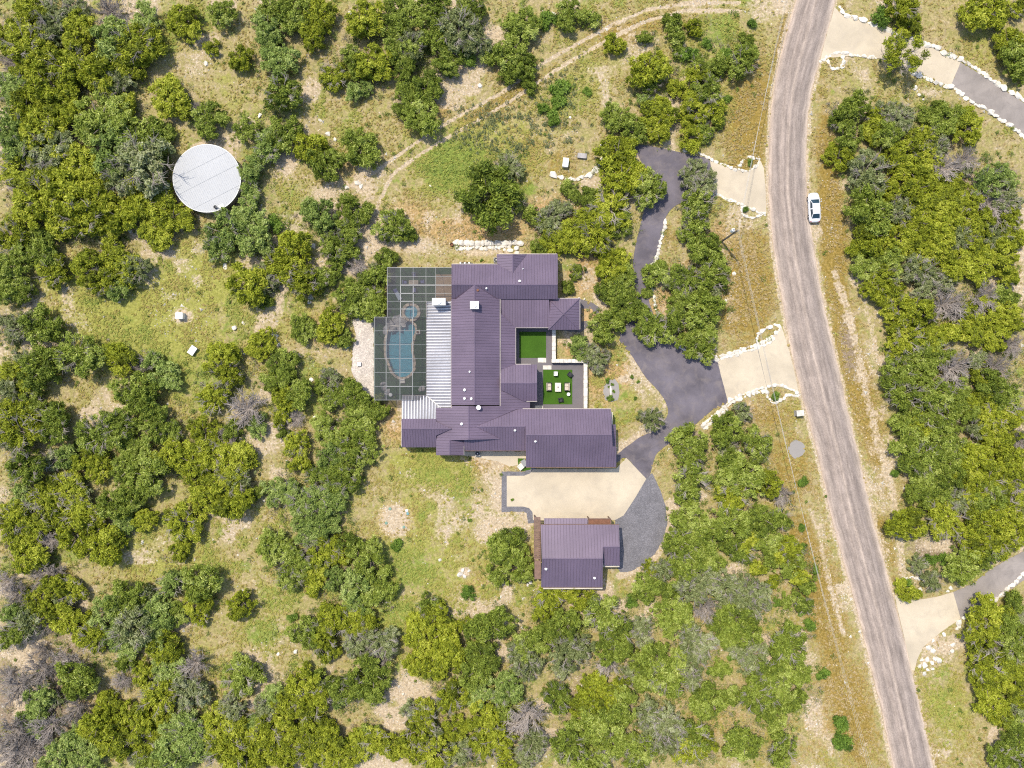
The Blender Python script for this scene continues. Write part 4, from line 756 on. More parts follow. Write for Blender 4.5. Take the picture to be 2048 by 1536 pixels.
RF(AN, [(903,528.5),(995,528.5),(1025.6,545.7),(1054,508.3),(1115.3,508.3),(1115.3,569.4),(903,569.4)], 'y')
RF(XG_W, [(1025.6,545.7),(995,528.5),(993.5,519),(993.5,508.3),(1025.6,508.3)], 'x'); RF(XG_E, [(1025.6,545.7),(1025.6,508.3),(1054,508.3)], 'x')
RF(AS, [(903,569.4),(949.2,569.4),(912,598.4),(903,598.4)], 'y'); RF(AS, [(949.2,569.4),(1115.3,569.4),(1115.3,598.4),(994,598.4)], 'y')
RF(BW, [(949.2,569.4),(949.2,810),(902.5,810),(902.5,598.4),(912,598.4)], 'x'); RF(BE, [(949.2,569.4),(994,598.4),(999.3,598.4),(999.3,810),(949.2,810)], 'x')
RF(DD, [(853,602.4),(902,602.4),(902,816),(882,816),(853,791)], 'x', mat='silver', wave=True, pitch=0.46, label='long silver corrugated porch roof')
RF(D2, [(803.4,791),(853,791),(882,816),(872.5,816),(872.5,838),(803.4,838)], 'y', mat='silver', wave=True, pitch=0.46, label='silver corrugated porch roof at the corner')
RF(EN, [(803,837.5),(872.3,837.5),(872.3,843),(903,857.8),(803,857.4)], 'y'); RF(ES, [(803,857.4),(903,857.8),(872.3,871),(872.3,894.6),(803,894.6)], 'y')
RF(FW, [(937.6,812),(903,812),(903,816),(872.3,816),(872.3,843),(903,857.8),(872.3,871),(872.3,910.4),(899.5,910.4),(899.5,880),(937.6,879.5)], 'x')
RF(GE, [(899.5,880),(927.5,880),(927.5,910.4),(899.5,910.4)], 'x')
RF(FE, [(937.6,812),(1001,812),(1001,779),(1046,802),(1060,802),(1060,818),(1033.5,818),(950.5,853.5),(1000.6,878),(937.6,879.5)], 'x')
RF(IN, [(1033.5,818),(1221.7,818),(1224,869.7),(1052,869.7),(1052,852.8),(950.5,853.5)], 'y')
RF(HS, [(950.5,853.5),(1052,852.8),(1052,901),(927.5,901),(927.5,880),(1000.6,878)], 'y')
RF(IS, [(1052,869.7),(1224,869.7),(1225.5,893),(1232.6,893),(1232.6,934),(1052,934)], 'y')
RF(plane((1224,850,2.75),(1224,893,2.75),(1232,870,2.55)), [(1223.5,849),(1231.6,849),(1232.2,892.5),(1224.5,892.5)], 'x')
RF(KN, [(1001,740),(1031,729),(1074,729),(1074,766.4),(1001,766.4)], 'y'); RF(KS, [(1001,766.4),(1074,766.4),(1074,802),(1046,802),(1001,779)], 'y')
RF(CC, [(1000.6,625),(1031,655),(1031,729),(1001,740)], 'x'); RF(MM, [(1000.6,599.2),(1098,599.2),(1101,654.8),(1031,655),(1000.6,625)], 'y')
for i in range(4):
    a, b = NC[i], NC[(i+1) % 4]; RF(plane(a, b, N0), [a[:2], b[:2], N0[:2]], 'y' if i % 2 == 0 else 'x')
for pl, a, b in ((AN,(903,569.4),(1115,569.4)),(BW,(949.2,570),(949.2,810)),(XG_W,(1025.6,545.7),(1025.6,508.5)),(EN,(803,857.4),(902,857.8)),(FW,(937.6,812.5),(937.6,879)),(FW,(899.5,880),(899.5,910)),(IN,(1052,869.7),(1223,869.7)),
                 (HS,(952,853.4),(1051,852.9)),(KN,(1002,766.4),(1073.5,766.4))): cap(house, pl, a, b)
for i in range(4):
    a, b = W(*NC[i]), W(*N0); mb = MB(); mb.tube([a+Vector((0,0,.02)), b+Vector((0,0,.03))], [.09, .09], 5); mb.build('hip_cap', M['roof'], house, world=True)
mb = MB(); mb.bar(on(DD, 853.5, 791.4)+Vector((0,0,.03)), on(DD, 881.5, 815.6)+Vector((0,0,.03)), .16, .04); mb.build('valley_flashing', M['steel_dark'], house, world=True)
for a, b, z in (((903,528),(994,528),3.55),((1000.3,598),(1000.3,812),3.80),((1033,817.4),(1222,817.4),2.98),((1031.4,656),(1031.4,728.6),2.70),((1031,655.4),(1097,655.4),2.70),((1032,728.4),(1062,728.4),3.0),((1053,802.6),(1074,802.6),3.1),((929,901.5),(1052,901.5),2.78),
                ((1052,934.6),(1232,934.6),2.88),((927.8,882),(927.8,910),3.2),((1097,596.6),(1159,596.6),3.0),((1159.7,597),(1159.7,659.6),3.0),((852.7,603),(852.7,790),2.68),((803.4,790.6),(852,790.6),2.68),((902.6,602),(902.6,816),3.66)): gutter(house, a, b, z, w=0.09)
for a in ((907,533,1111,594),(998,513,1111.5,560),(906,594.5,996,806),(807,841,876,890),(875,820,1029,876),(876,874,924,905),(924,823,1053,896),(1037,822,1060,849),(1056,823,1221,929),(1001.5,733,1070,798),(999,603,1027,735),(998.5,603.5,1092,651)): walls(house, *a)
z_ = 2.5
gable(house, [(906,531,z_),(906,531,3.6),(906,569.4,5.38),(906,596,3.75),(906,596,z_)], 0.2, 'x'); gable(house, [(1111,513,z_),(1111,513,2.75),(1111,569.4,5.38),(1111,594,3.75),(1111,594,z_)], -0.2, 'x')
gable(house, [(905,806,z_),(905,806,3.75),(949.2,806,5.38),(996,806,3.75),(996,806,z_)], 0.2, 'y'); gable(house, [(807,840,z_),(807,840,3.4),(807,857.4,4.22),(807,890,2.9),(807,890,z_)], 0.2, 'x')
gable(house, [(876,905,z_),(876,905,3.3),(899.5,905,3.92),(924,905,3.15),(924,905,z_)], 0.2, 'y'); gable(house, [(1218,823,z_),(1218,823,3.1),(1218,869.7,5.35),(1218,929,3.0),(1218,929,z_)], -0.2, 'x')
gable(house, [(1055,845,z_),(1055,845,4.1),(1055,869.7,5.35),(1055,929,3.0),(1055,929,z_)], 0.2, 'x'); gable(house, [(1069,733,z_),(1069,733,3.1),(1069,766.4,4.38),(1069,798,3.15),(1069,798,z_)], -0.2, 'x'); gable(house, [(998,514,z_),(998,514,3.4),(1025.6,514,4.3),(1050,514,2.85),(1050,514,z_)], -0.2, 'y')
w0 = W(1029, 655)
for (px, py, wd, za, zb, fc) in ((1027,672,1.4,.5,2.2,'e'),(1027,690,1.4,.5,2.2,'e'),(1027,708,1.4,.5,2.2,'e'),(1048,651,1.5,.2,2.2,'s'),(1066,651,1.5,.2,2.2,'s'),(1082,651,1.2,.2,2.2,'s'),(1070,750,1.6,.6,2.2,'e'),(1070,780,1.6,.6,2.2,'e'),
                                (906,640,2.2,.1,2.2,'w'),(906,680,2.2,.1,2.2,'w'),(906,720,2.2,.1,2.2,'w'),(906,760,2.2,.1,2.2,'w'),(950,896,1.2,.8,2.1,'s'),(985,896,1.2,.8,2.1,'s'),(1020,896,1.2,.8,2.1,'s'),(807,868,1.5,.8,2.1,'w'),(840,890,1.5,.8,2.1,'s'),(900,905,1.6,.6,2.2,'s'),
                                (1221,845,1.0,.8,2.1,'e'),(1111.5,545,1.5,.7,2.2,'e'),(1111.5,580,1.2,.7,2.2,'e'),(930,533,1.5,.8,2.1,'n'),(970,533,1.5,.8,2.1,'n'),(1080,513,1.5,.8,2.1,'n')):
    c = W(px, py); window(house, (c.x, c.y), wd, za, zb, fc)
for px in (1080, 1128, 1176):
    c = W(px, 929); mb = MB(); mb.box(c.x-1.5, c.x+1.5, c.y-0.06, c.y+0.02, 0.02, 2.2); d = mb.build('garage_door', M['wood'], house, world=True)
    for k in range(4):
        q = MB(); q.box(c.x-1.42, c.x+1.42, c.y-0.085, c.y-0.062, 0.08+k*.53, 0.54+k*.53); p = q.build('panel', M['wood'], d); p.data.transform(Matrix.Translation(-house.location))
for (px, py) in NC and ((1104,656),(1155,656),(1155,601)):
    c = W(px, py); mb = MB(); mb.box(c.x-.14, c.x+.14, c.y-.14, c.y+.14, 0, 2.95); mb.build('porch_post', M['stone'], house, world=True)
for k in range(7):
    c = W(855.5, 612+k*29); mb = MB(); mb.box(c.x-.08, c.x+.08, c.y-.08, c.y+.08, 0, 2.6); mb.build('porch_post', M['wood'], house, world=True)
def chimney(x0, y0, x1, y1, z0, z1):
    a, b = W(x0, y0, z1), W(x1, y1, z1); mb = MB(); cx, cy = (a.x+b.x)/2, (a.y+b.y)/2; lx, ly = b.x-a.x, a.y-b.y
    mb.box(cx-lx*.46, cx+lx*.46, cy-ly*.44, cy+ly*.44, z0, z1-.12); o = mb.build('chimney', M['stone'], house, world=True)
    c = MB(); c.bbox(cx, cy, z1-.12, lx, ly, .12); c.lathe(cx, cy, [(.34, z1), (.34, z1+.12), (.40, z1+.13), (.40, z1+.18)], 16); k = c.build('chimney_cap', M['white'], o); k.data.transform(Matrix.Translation(-house.location))
chimney(864, 596, 891, 610, 0, 5.7); chimney(940, 602.3, 957.6, 618, 4.6, 6.5)
for pl, x, y, r in ((AN,1039.5,562.5,.16),(AS,973,576.5,.12),(BW,929.5,780,.17),(BW,929.5,797,.17),(BW,939.5,743.5,.12),(BW,943,797.5,.16),(HS,1030,860.5,.14),(IS,1071,882.5,.14),(FW,923.5,848,.16),(AN,1046,538,.07)): vent(house, pl, x, y, r)
mb = MB(); p = on(BE, 955.5, 580.5); mb.lathe(p.x, p.y, [(.22, p.z-.05), (.2, p.z+.12), (.05, p.z+.16)], 10); mb.build('vent_pipe', M['terracotta'], house, world=True)
p = W(957, 815, 5.4); mb = MB(); mb.tube([p-Vector((0,0,.5)), p], [.03, .03], 6); mb.lathe(p.x, p.y, [(.05, p.z-.05), (.34, p.z+.05), (.36, p.z+.09), (.10, p.z+.02)], 12); mb.build('satellite_dish', M['white'], house, world=True)

# ---------------------------------------------------------------- outbuilding
barn = thing('outbuilding', 'separate plum-roofed outbuilding below the concrete pad', 'outbuilding', W(1145, 1110))
JN = plane((1083,1117.4,5.2),(1205,1117.4,5.2),(1083,1049.5,3.2)); JS = plane((1083,1117.4,5.2),(1205,1117.4,5.2),(1083,1173.9,3.2)); J2 = plane((1207,1094.2,4.47),(1239,1094.2,4.47),(1207,1131,3.2))
roof_face(barn, JN, [(1081.4,1049.5),(1237.7,1049.5),(1239.5,1094),(1205.6,1094),(1205.6,1117.4),(1083.7,1117.4)], 'y', pitch=.47); roof_face(barn, JS, [(1083.7,1117.4),(1205.6,1117.4),(1205,1173.9),(1082.4,1173.9)], 'y', pitch=.47)
roof_face(barn, J2, [(1206.4,1094),(1239.6,1094),(1239.6,1131),(1206.8,1131)], 'y', pitch=.47); roof_face(barn, plane((1088,1049,2.85),(1175,1049,2.85),(1088,1036.5,2.55)), [(1088.3,1036.8),(1175,1036.8),(1175,1049),(1088.3,1049)], 'y', pitch=.47)
cap(barn, JN, (1083.7,1117.4), (1205.6,1117.4)); cap(barn, JN, (1206.4,1094), (1239,1094)); gutter(barn, (1080,1048.8), (1238,1048.8), 3.1); gutter(barn, (1082,1174.4), (1205,1174.4), 3.1)
walls(barn, 1085, 1053, 1201, 1169); walls(barn, 1199, 1054, 1234, 1126)
gable(barn, [(1086,1053,2.5),(1086,1053,3.2),(1086,1117.4,4.98),(1086,1169,3.25),(1086,1169,2.5)], .2, 'x'); gable(barn, [(1201,1090,2.5),(1201,1090,4.2),(1201,1117.4,4.98),(1201,1169,3.25),(1201,1169,2.5)], -.2, 'x'); gable(barn, [(1234,1054,2.5),(1234,1054,3.25),(1234,1094,4.28),(1234,1126,3.25),(1234,1126,2.5)], -.2, 'x')
for (px, py, wd, za, zb, fc) in ((1110,1053,1.2,.8,2.1,'n'),(1160,1053,1.2,.8,2.1,'n'),(1120,1169,1.4,.8,2.1,'s'),(1170,1169,1.4,.8,2.1,'s'),(1234,1090,1.3,.8,2.1,'e')):
    c = W(px, py); window(barn, (c.x, c.y), wd, za, zb, fc)
for px in (1092, 1120, 1150, 1173):
    c = W(px, 1038.5); mb = MB(); mb.box(c.x-.07, c.x+.07, c.y-.07, c.y+.07, 0, 2.4); mb.build('porch_post', M['wood'], barn, world=True)
vent(barn, JS, 1092, 1137.5, .16); vent(barn, JS, 1189, 1155.5, .15)
perg = thing('pergola', 'narrow brown slatted pergola along the left side of the outbuilding', 'pergola', W(1074, 1096))
for px in (1069.2, 1080): mb = MB(); mb.bar(W(px, 1035, 2.65), W(px+1.0, 1158, 2.65), .14, .2); mb.build('beam', M['wood'], perg, world=True)
for k in range(21):
    y = 1036+k*4.05; a, b = W(1067.8, y, 2.78), W(1081, y, 2.78); mb = MB(); mb.bar(a, b, .27, .05); mb.build('slat', M['wood'], perg, world=True)
a, b = W(1069, 1121, 2.76), W(1081.5, 1158, 2.76); mb = MB(); mb.box(a.x, b.x, b.y, a.y, 2.73, 2.80); mb.build('roof_board', M['wood'], perg, world=True)
for (px, py) in ((1069.5,1036),(1069.7,1075),(1070,1115),(1070.2,1156)): c = W(px, py, 2.5); mb = MB(); mb.box(c.x-.08, c.x+.08, c.y-.08, c.y+.08, 0, 2.55); mb.build('post', M['wood'], perg, world=True)
per2 = thing('pergola', 'small brown flat-roofed pergola above the outbuilding roof edge', 'pergola', W(1199, 1043))
a, b = W(1177, 1038.3, 2.6), W(1221, 1050, 2.6); mb = MB(); mb.box(a.x, b.x, b.y, a.y, 2.52, 2.58); mb.build('roof_board', M['terracotta'], per2, world=True)
for p_, q_ in (((1176.5,1037.6),(1221.5,1037.6)),((1176.5,1037.6),(1176.5,1050)),((1221.5,1037.6),(1221.5,1050))): mb = MB(); mb.bar(W(*p_, 2.62), W(*q_, 2.62), .14, .16); mb.build('beam', M['wood'], per2, world=True)
for px in (1178, 1220): c = W(px, 1038.5, 2.4); mb = MB(); mb.box(c.x-.07, c.x+.07, c.y-.07, c.y+.07, 0, 2.5); mb.build('post', M['wood'], per2, world=True)

# ---------------------------------------------------------------- courtyard wall
cw = thing('courtyard_wall', 'low cream limestone wall stepping round the courtyard', 'wall', W(1140, 722)); hw = 1.0
segs = [((1107.1,659.8),(1107.1,718.6)),((1102.6,722.2),(1174.2,722.2)),((1169.9,726.0),(1169.9,816.5))]
for (a, b) in segs:
    A, B = W(*a, 0), W(*b, 0); L_ = (B-A).length; d = (B-A)/L_; n = int(L_/0.62); lx = abs(d.x) > .5
    mb = MB(); c = (A+B)/2; mb.box(c.x-(L_/2 if lx else .26), c.x+(L_/2 if lx else .26), c.y-(.26 if lx else L_/2), c.y+(.26 if lx else L_/2), -.05, hw-.08); mb.build('wall_body', M['wall'], cw, world=True)
    for k in range(n):
        p = A+d*(k+.5)*L_/n; w_ = .60+rnd.uniform(-.04, .04); l_ = L_/n-.02
        mb = MB(); mb.bbox(p.x, p.y, hw-.082+rnd.uniform(0, .02), l_ if lx else w_, w_ if lx else l_, .09, rnd.uniform(-.02, .02), .02); mb.build('cap_stone', M['stone'], cw, world=True)

# ---------------------------------------------------------------- screened pool enclosure
enc = thing('screen_enclosure', 'large pool enclosure of pale beams and dark insect screen', 'pool enclosure', W(810, 670))
_k = min(range(len(POOL_WATER)), key=lambda i: POOL_WATER[i][0]); _rot = POOL_WATER[_k:]+POOL_WATER[:_k+1]
_a = lambda P: sum(P[i][0]*P[(i+1) % len(P)][1]-P[(i+1) % len(P)][0]*P[i][1] for i in range(len(P)))
if _a(_rot)*_a(POOL_DECK) > 0: _rot = _rot[::-1]
DECK_RING = POOL_DECK[:6]+[(748,_rot[0][1])]+_rot+[(748,_rot[0][1]-.05)]+POOL_DECK[6:]
sheet('pool_deck', DECK_RING, 0.02, M['turf_pool'], 'dark turf deck round the swimming pool', 'deck', jit=0)
sheet('patio', [(871.5,549),(903,549),(903,603),(871.5,603)], 0.045, concrete('brown_flagstone_patio', (0.40,0.27,0.16), (0.26,0.19,0.13), .25), 'brown paved patio inside the pool enclosure', 'patio', jit=0)
XB = [(749.3,2.7),(772.3,3.5),(800,3.5),(825.3,3.5),(853,2.95)]; YB = [634.2,661.6,689.5,717,744.9,772.8,800]
XT = [(774.6,2.7),(801,3.5),(826.4,3.5),(852,3.5),(871.4,3.5),(903,3.5)]; YT = [(535.2,2.7),(552.8,3.2),(570.2,3.5),(586.8,3.5),(602.6,3.5),(618,3.5),(634.2,3.5)]
def beam(a, b, w=.042, h=.07): mb = MB(); mb.bar(a, b, w, h); mb.build('beam', M['beam'], enc, world=True)
def panel(P, name='screen_panel'):
    P = [Vector(p) for p in P]; c = sum(P, Vector())/len(P); P = [p+(c-p)*.012 for p in P]; mb = MB(); mb.add(P, [tuple(range(len(P)))]); mb.build(name, M['screen'], enc, world=True)
zb = lambda i, j: XB[i][1] if j < 6 else (XB[i][1]-.25)
for j in range(6):
    for i in range(4):
        panel([W(XB[i][0],YB[j],zb(i,j)), W(XB[i+1][0],YB[j],zb(i+1,j)), W(XB[i+1][0],YB[j+1],zb(i+1,j+1)), W(XB[i][0],YB[j+1],zb(i,j+1))])
for j in range(7):
    for i in range(4): beam(W(XB[i][0],YB[j],zb(i,j)), W(XB[i+1][0],YB[j],zb(i+1,j)), .10 if j == 5 and 0 < i < 3 else .05)
for i in range(4):
    for j in range(6): beam(W(XB[i][0],YB[j],zb(i,j)), W(XB[i][0],YB[j+1],zb(i,j+1)), .08 if i in (1,2,3) else .05)
zt = lambda i, j: min(XT[i][1], YT[j][1])
for j in range(6):
    for i in range(5):
        if j >= 4 and i >= 3: continue
        if i == 4 and j == 0: pass
        panel([W(XT[i][0],YT[j][0],zt(i,j)), W(XT[i+1][0],YT[j][0],zt(i+1,j)), W(XT[i+1][0],YT[j+1][0],zt(i+1,j+1)), W(XT[i][0],YT[j+1][0],zt(i,j+1))])
for j in range(6):
    for i in range(5):
        if j >= 5 and i >= 3: continue
        beam(W(XT[i][0],YT[j][0],zt(i,j)), W(XT[i+1][0],YT[j][0],zt(i+1,j)), .14 if j == 2 and i >= 1 else (.11 if i == 1 and j >= 2 else .05))
for i in range(5):
    for j in range(6):
        if j >= 4 and i >= 3: continue
        beam(W(XT[i][0],YT[j][0],zt(i,j)), W(XT[i][0],YT[j+1][0],zt(i,j+1)), .11 if i in (1, 2) and j >= 2 else .05)
def side(pts):
    for a, b in zip(pts[:-1], pts[1:]):
        A, B = W(*a), W(*b); mb = MB(); mb.box(A.x-.05, A.x+.05, A.y-.05, A.y+.05, 0, A.z); mb.build('post', M['beam'], enc, world=True)
        A0, B0 = Vector((A.x, A.y, .03)), Vector((B.x, B.y, .03)); panel([A0, B0, B, A]); beam(A*1, B*1, .06, .08)
side([(749.3,y,2.7) for y in YB[:-1]]+[(749.3,800,2.45)]); side([(774.6,y,2.7) for y,_ in YT]); side([(x,535.2,2.7) for x,_ in XT]); side([(774.6,634.2,2.7),(749.3,634.2,2.7)]); side([(749.3,800,2.45),(772.3,800,3.25),(803,800,3.2)])

# pool
def offset(poly, d):
    n = len(poly); out = []; ar = sum(poly[i][0]*poly[(i+1) % n][1]-poly[(i+1) % n][0]*poly[i][1] for i in range(n)); s = 1 if ar > 0 else -1
    for i in range(n):
        a, b = poly[i-1], poly[(i+1) % n]; tx, ty = b[0]-a[0], b[1]-a[1]; l = math.hypot(tx, ty) or 1; out.append((poly[i][0]+s*d*ty/l, poly[i][1]-s*d*tx/l))
    return out
pool = thing('swimming_pool', 'freeform blue swimming pool with flagstone edge under the screen', 'swimming pool', W(800, 700))
def basin(poly, depth, z, name_w, top=.05):
    pts = [W(*p) for p in poly]; n = len(pts); mb = MB()
    mb.add([(p.x, p.y, top) for p in pts]+[(p.x, p.y, -depth) for p in pts], [(i, n+i, n+(i+1) % n, (i+1) % n) for i in range(n)]+[tuple(range(n, 2*n))]); mb.build('basin', M['plaster'], pool, world=True)
    w = MB(); w.add([(p.x, p.y, z) for p in pts], [tuple(range(n))]); w.build(name_w, M['water'], pool, world=True)
basin(POOL_WATER, .95, -.05, 'water')
SPA = [(SPA_C[0]+SPA_W*math.cos(k*math.pi/14), SPA_C[1]+SPA_W*math.sin(k*math.pi/14)) for k in range(28)]
def coping(poly, out_d, z, per, skip=None, jit=.8):
    o = offset(poly, out_d); n = len(poly); k = 0
    while k < n:
        e = min(n, k+per); a = [poly[i % n] for i in range(k, e+1)]; b = [o[i % n] for i in range(k, e+1)]
        c = a[len(a)//2]
        if not (skip and skip(c)):
            q = [(x+rnd.uniform(-jit, jit)*.3, y+rnd.uniform(-jit, jit)*.3) for x, y in a]+[(x+rnd.uniform(-jit, jit), y+rnd.uniform(-jit, jit)) for x, y in b[::-1]]
            cx = sum(p[0] for p in q)/len(q); cy = sum(p[1] for p in q)/len(q); q = [(cx+(x-cx)*.95, cy+(y-cy)*.95) for x, y in q]
            mb = MB(); mb.prism([W(x, y)[:2] for x, y in q], -.02, z+rnd.uniform(0, .04)); mb.build('coping_stone', M['stone_tan'], pool, world=True)
        k = e
coping(POOL_WATER, 5.0, .07, 2, skip=lambda c: math.hypot(c[0]-SPA_C[0], c[1]-SPA_C[1]) < 21)
basin(SPA, -.045, .24, 'spa_water', .34); coping(SPA, 6.0, .36, 2, jit=.4)
for (x, y) in ((836,664.5),(805.5,762)):
    c = W(x, y); mb = MB(); mb.bbox(c.x, c.y, 0, .75, .7, .35, .1, .05); mb.build('pedestal', M['stone'], pool, world=True)

def rock_mesh(name, seed, mat, n=18, flat=.62):
    r = random.Random(seed); bm = bmesh.new()
    for k in range(n):
        v = Vector((r.gauss(0,1), r.gauss(0,1), r.gauss(0,1))).normalized()*r.uniform(.78, 1.0); bm.verts.new((v.x*.5, v.y*.5*r.uniform(.85,1), v.z*.5*flat+.12))
    bmesh.ops.convex_hull(bm, input=list(bm.verts)); loose = [v for v in bm.verts if not v.link_faces]
    bmesh.ops.delete(bm, geom=loose, context='VERTS'); bmesh.ops.triangulate(bm, faces=bm.faces[:]); me = bpy.data.meshes.new(name); bm.to_mesh(me); bm.free(); me.materials.append(mat); return me
ROCKS = [rock_mesh('limestone_rock', 100+k, M['stone']) for k in range(12)]; GREYROCKS = [rock_mesh('grey_rock', 200+k, M['rock_grey']) for k in range(6)]
def rock(name, me, x, y, sx, sy, sz, rz, parent=None, z=-.04):
    o = link_mesh(name, me, parent); p = W(x, y, 0); off = parent.location if parent else Vector()
    o.location = (p.x-off.x, p.y-off.y, z); o.scale = (sx, sy, sz); o.rotation_euler = (rnd.uniform(-.12,.12), rnd.uniform(-.12,.12), rz); return o
for (x, y, a, b) in ((784,648,2.2,1.6),(793,643,1.7,1.4),(801,640,1.5,1.1),(808,642,1.4,1.2),(790,655,1.8,1.2),(799,652,1.9,1.3),(806,650,1.3,1.0),(777,650,1.2,1.5),(772,656,1.2,1.3),(783,659,1.3,.9),(770,664,.9,1.4),(796,634,1.5,.8),(788,636,1.2,.8)):
    rock('waterfall_rock', GREYROCKS[rnd.randrange(6)], x, y, a, b, .9, rnd.uniform(0, 3), pool, -.1)

# ---------------------------------------------------------------- water tank
tc = W(*TANK_C, 1.9); tr = TANK_R*S*(1-1.9/H)
tank = thing('water_tank', 'big round steel water tank with flat white sheet roof', 'water tank', (tc.x, tc.y, 0)); mb = MB(); n = 72
mb.lathe(0, 0, [(tr*.985, -.05)]+[(tr*(.985+(.008 if k % 2 else 0)), .1+k*.1) for k in range(17)]+[(tr*.985, 1.82)], n); mb.build('tank_wall', M['steel_dark'], tank, smooth=True)
ang = math.radians(27); ca, sa = math.cos(ang), math.sin(ang); bands = [-tr, -tr*.62, -tr*.05, tr*.42, tr]          # roof sheets in four courses, lapped
for k in range(4):
    lo, hi = bands[k], bands[k+1]; poly = []
    a0, a1 = math.asin(max(-1, lo/tr)), math.asin(min(1, hi/tr))
    for j in range(17): t = a0+(a1-a0)*j/16; poly.append((tr*math.cos(t), tr*math.sin(t)))
    for j in range(17): t = a1+(a0-a1)*j/16; poly.append((-tr*math.cos(t), tr*math.sin(t)))
    q = [(x*ca-y*sa, x*sa+y*ca) for x, y in poly if True]; z = 1.87+.03*k
    mb = MB(); mb.prism([p for i, p in enumerate(q) if i == 0 or (p[0]-q[i-1][0])**2+(p[1]-q[i-1][1])**2 > 1e-6], z-.03, z); sh = mb.build('roof_sheet', M['tank_top'], tank)
    sb = MB(); s = -tr+.2
    while s < tr:
        h = math.sqrt(max(0, tr*tr-s*s)); y0, y1 = max(lo, -h)+.02, min(hi, h)-.02
        if y1-y0 > .1:
            A = Vector((s*ca-y0*sa, s*sa+y0*ca, z+.006)); B = Vector((s*ca-y1*sa, s*sa+y1*ca, z+.006)); sb.bar(A, B, .06, .05)
        s += .32
    c = sb.build('roof_rib', M['tank_top'], sh); c['kind'] = 'stuff'
mb = MB(); mb.lathe(0, 0, [(tr*1.0, 1.78), (tr*1.012, 1.78), (tr*1.012, 1.95), (tr*1.0, 1.95), (tr*1.0, 1.78)], n, False); mb.build('roof_rim', M['white'], tank)
h0 = W(443, 413, 1.95)-tank.location; mb = MB(); mb.bbox(h0.x, h0.y, 1.88, .85, .65, .12, .45); mb.build('hatch', M['white'], tank)
h1 = W(431.3, 414.5, 1.95)-tank.location; mb = MB(); mb.lathe(h1.x, h1.y, [(.2, 1.9), (.2, 2.1), (.26, 2.12), (.26, 2.2)], 12); mb.build('inlet', M['rubber'], tank)
h2 = W(455, 429, .1)-tank.location; mb = MB(); mb.tube([(h1.x, h1.y, 2.15), (h1.x+.5, h1.y-.1, 2.25), (h1.x+.95, h1.y-.55, 2.1), (h2.x, h2.y, .05)], [.06]*4, 8); mb.build('pipe', M['beam'], tank)

# ---------------------------------------------------------------- utility pole and wires
pb = W(1443, 483); pt = W(1476.5, 460.5, 8.2); ph = 8.2
pole = thing('utility_pole', 'wooden utility pole with grey transformer by the golden verge', 'utility pole', pb); d = pt-pb
mb = MB(); mb.tube([(0,0,-.05), (0,0,ph*.5), (0,0,ph)], [.17, .145, .12], 10); mb.build('pole_shaft', M['pole'], pole)
mb = MB(); mb.lathe(-.32, .28, [(.24, 6.3), (.27, 6.35), (.27, 7.25), (.22, 7.32), (.08, 7.36)], 14); tf = mb.build('transformer', M['white'], pole)
for k in (-1, 1): q = MB(); q.lathe(-.32+.1*k, .28, [(.035, 7.33), (.06, 7.42), (.04, 7.5), (.05, 7.58)], 8); q.build('bushing', M['rubber'], tf)
for k, zz in enumerate((8.1, 7.75, 7.3)): q = MB(); q.tube([(0,0,zz-.1), (.16,-.02,zz-.05), (.2,-.02,zz+.05)], [.03,.03,.045], 6); q.build('insulator', M['white'], pole)
q = MB(); q.tube([(-.2,.3,7.4), (-.25,.1,7.9), (0.1,0,8.15)], [.015]*3, 5); q.build('lead_wire', M['rubber'], pole)
P0 = pb
for k, (zz, lb) in enumerate(((8.15,'highest overhead wire strung along the road verge'), (7.8,'middle overhead wire strung along the road verge'), (7.35,'lowest overhead wire strung along the road verge'))):
    base = Vector((P0.x+.2, P0.y-.02, zz)); mb = MB()
    for tgt, sag in ((W(1607+k*4, -160, zz), 1.0+.2*k), (W(1770+k*5, 1660, zz), 2.2+.25*k)):
        pts = [base.lerp(tgt, t/24)-Vector((0,0,sag*4*(t/24)*(1-t/24))) for t in range(25)]; mb.tube(pts, [.013]*25, 4)
    tag(mb.build('overhead_wire', M['wire']), lb, 'wire')

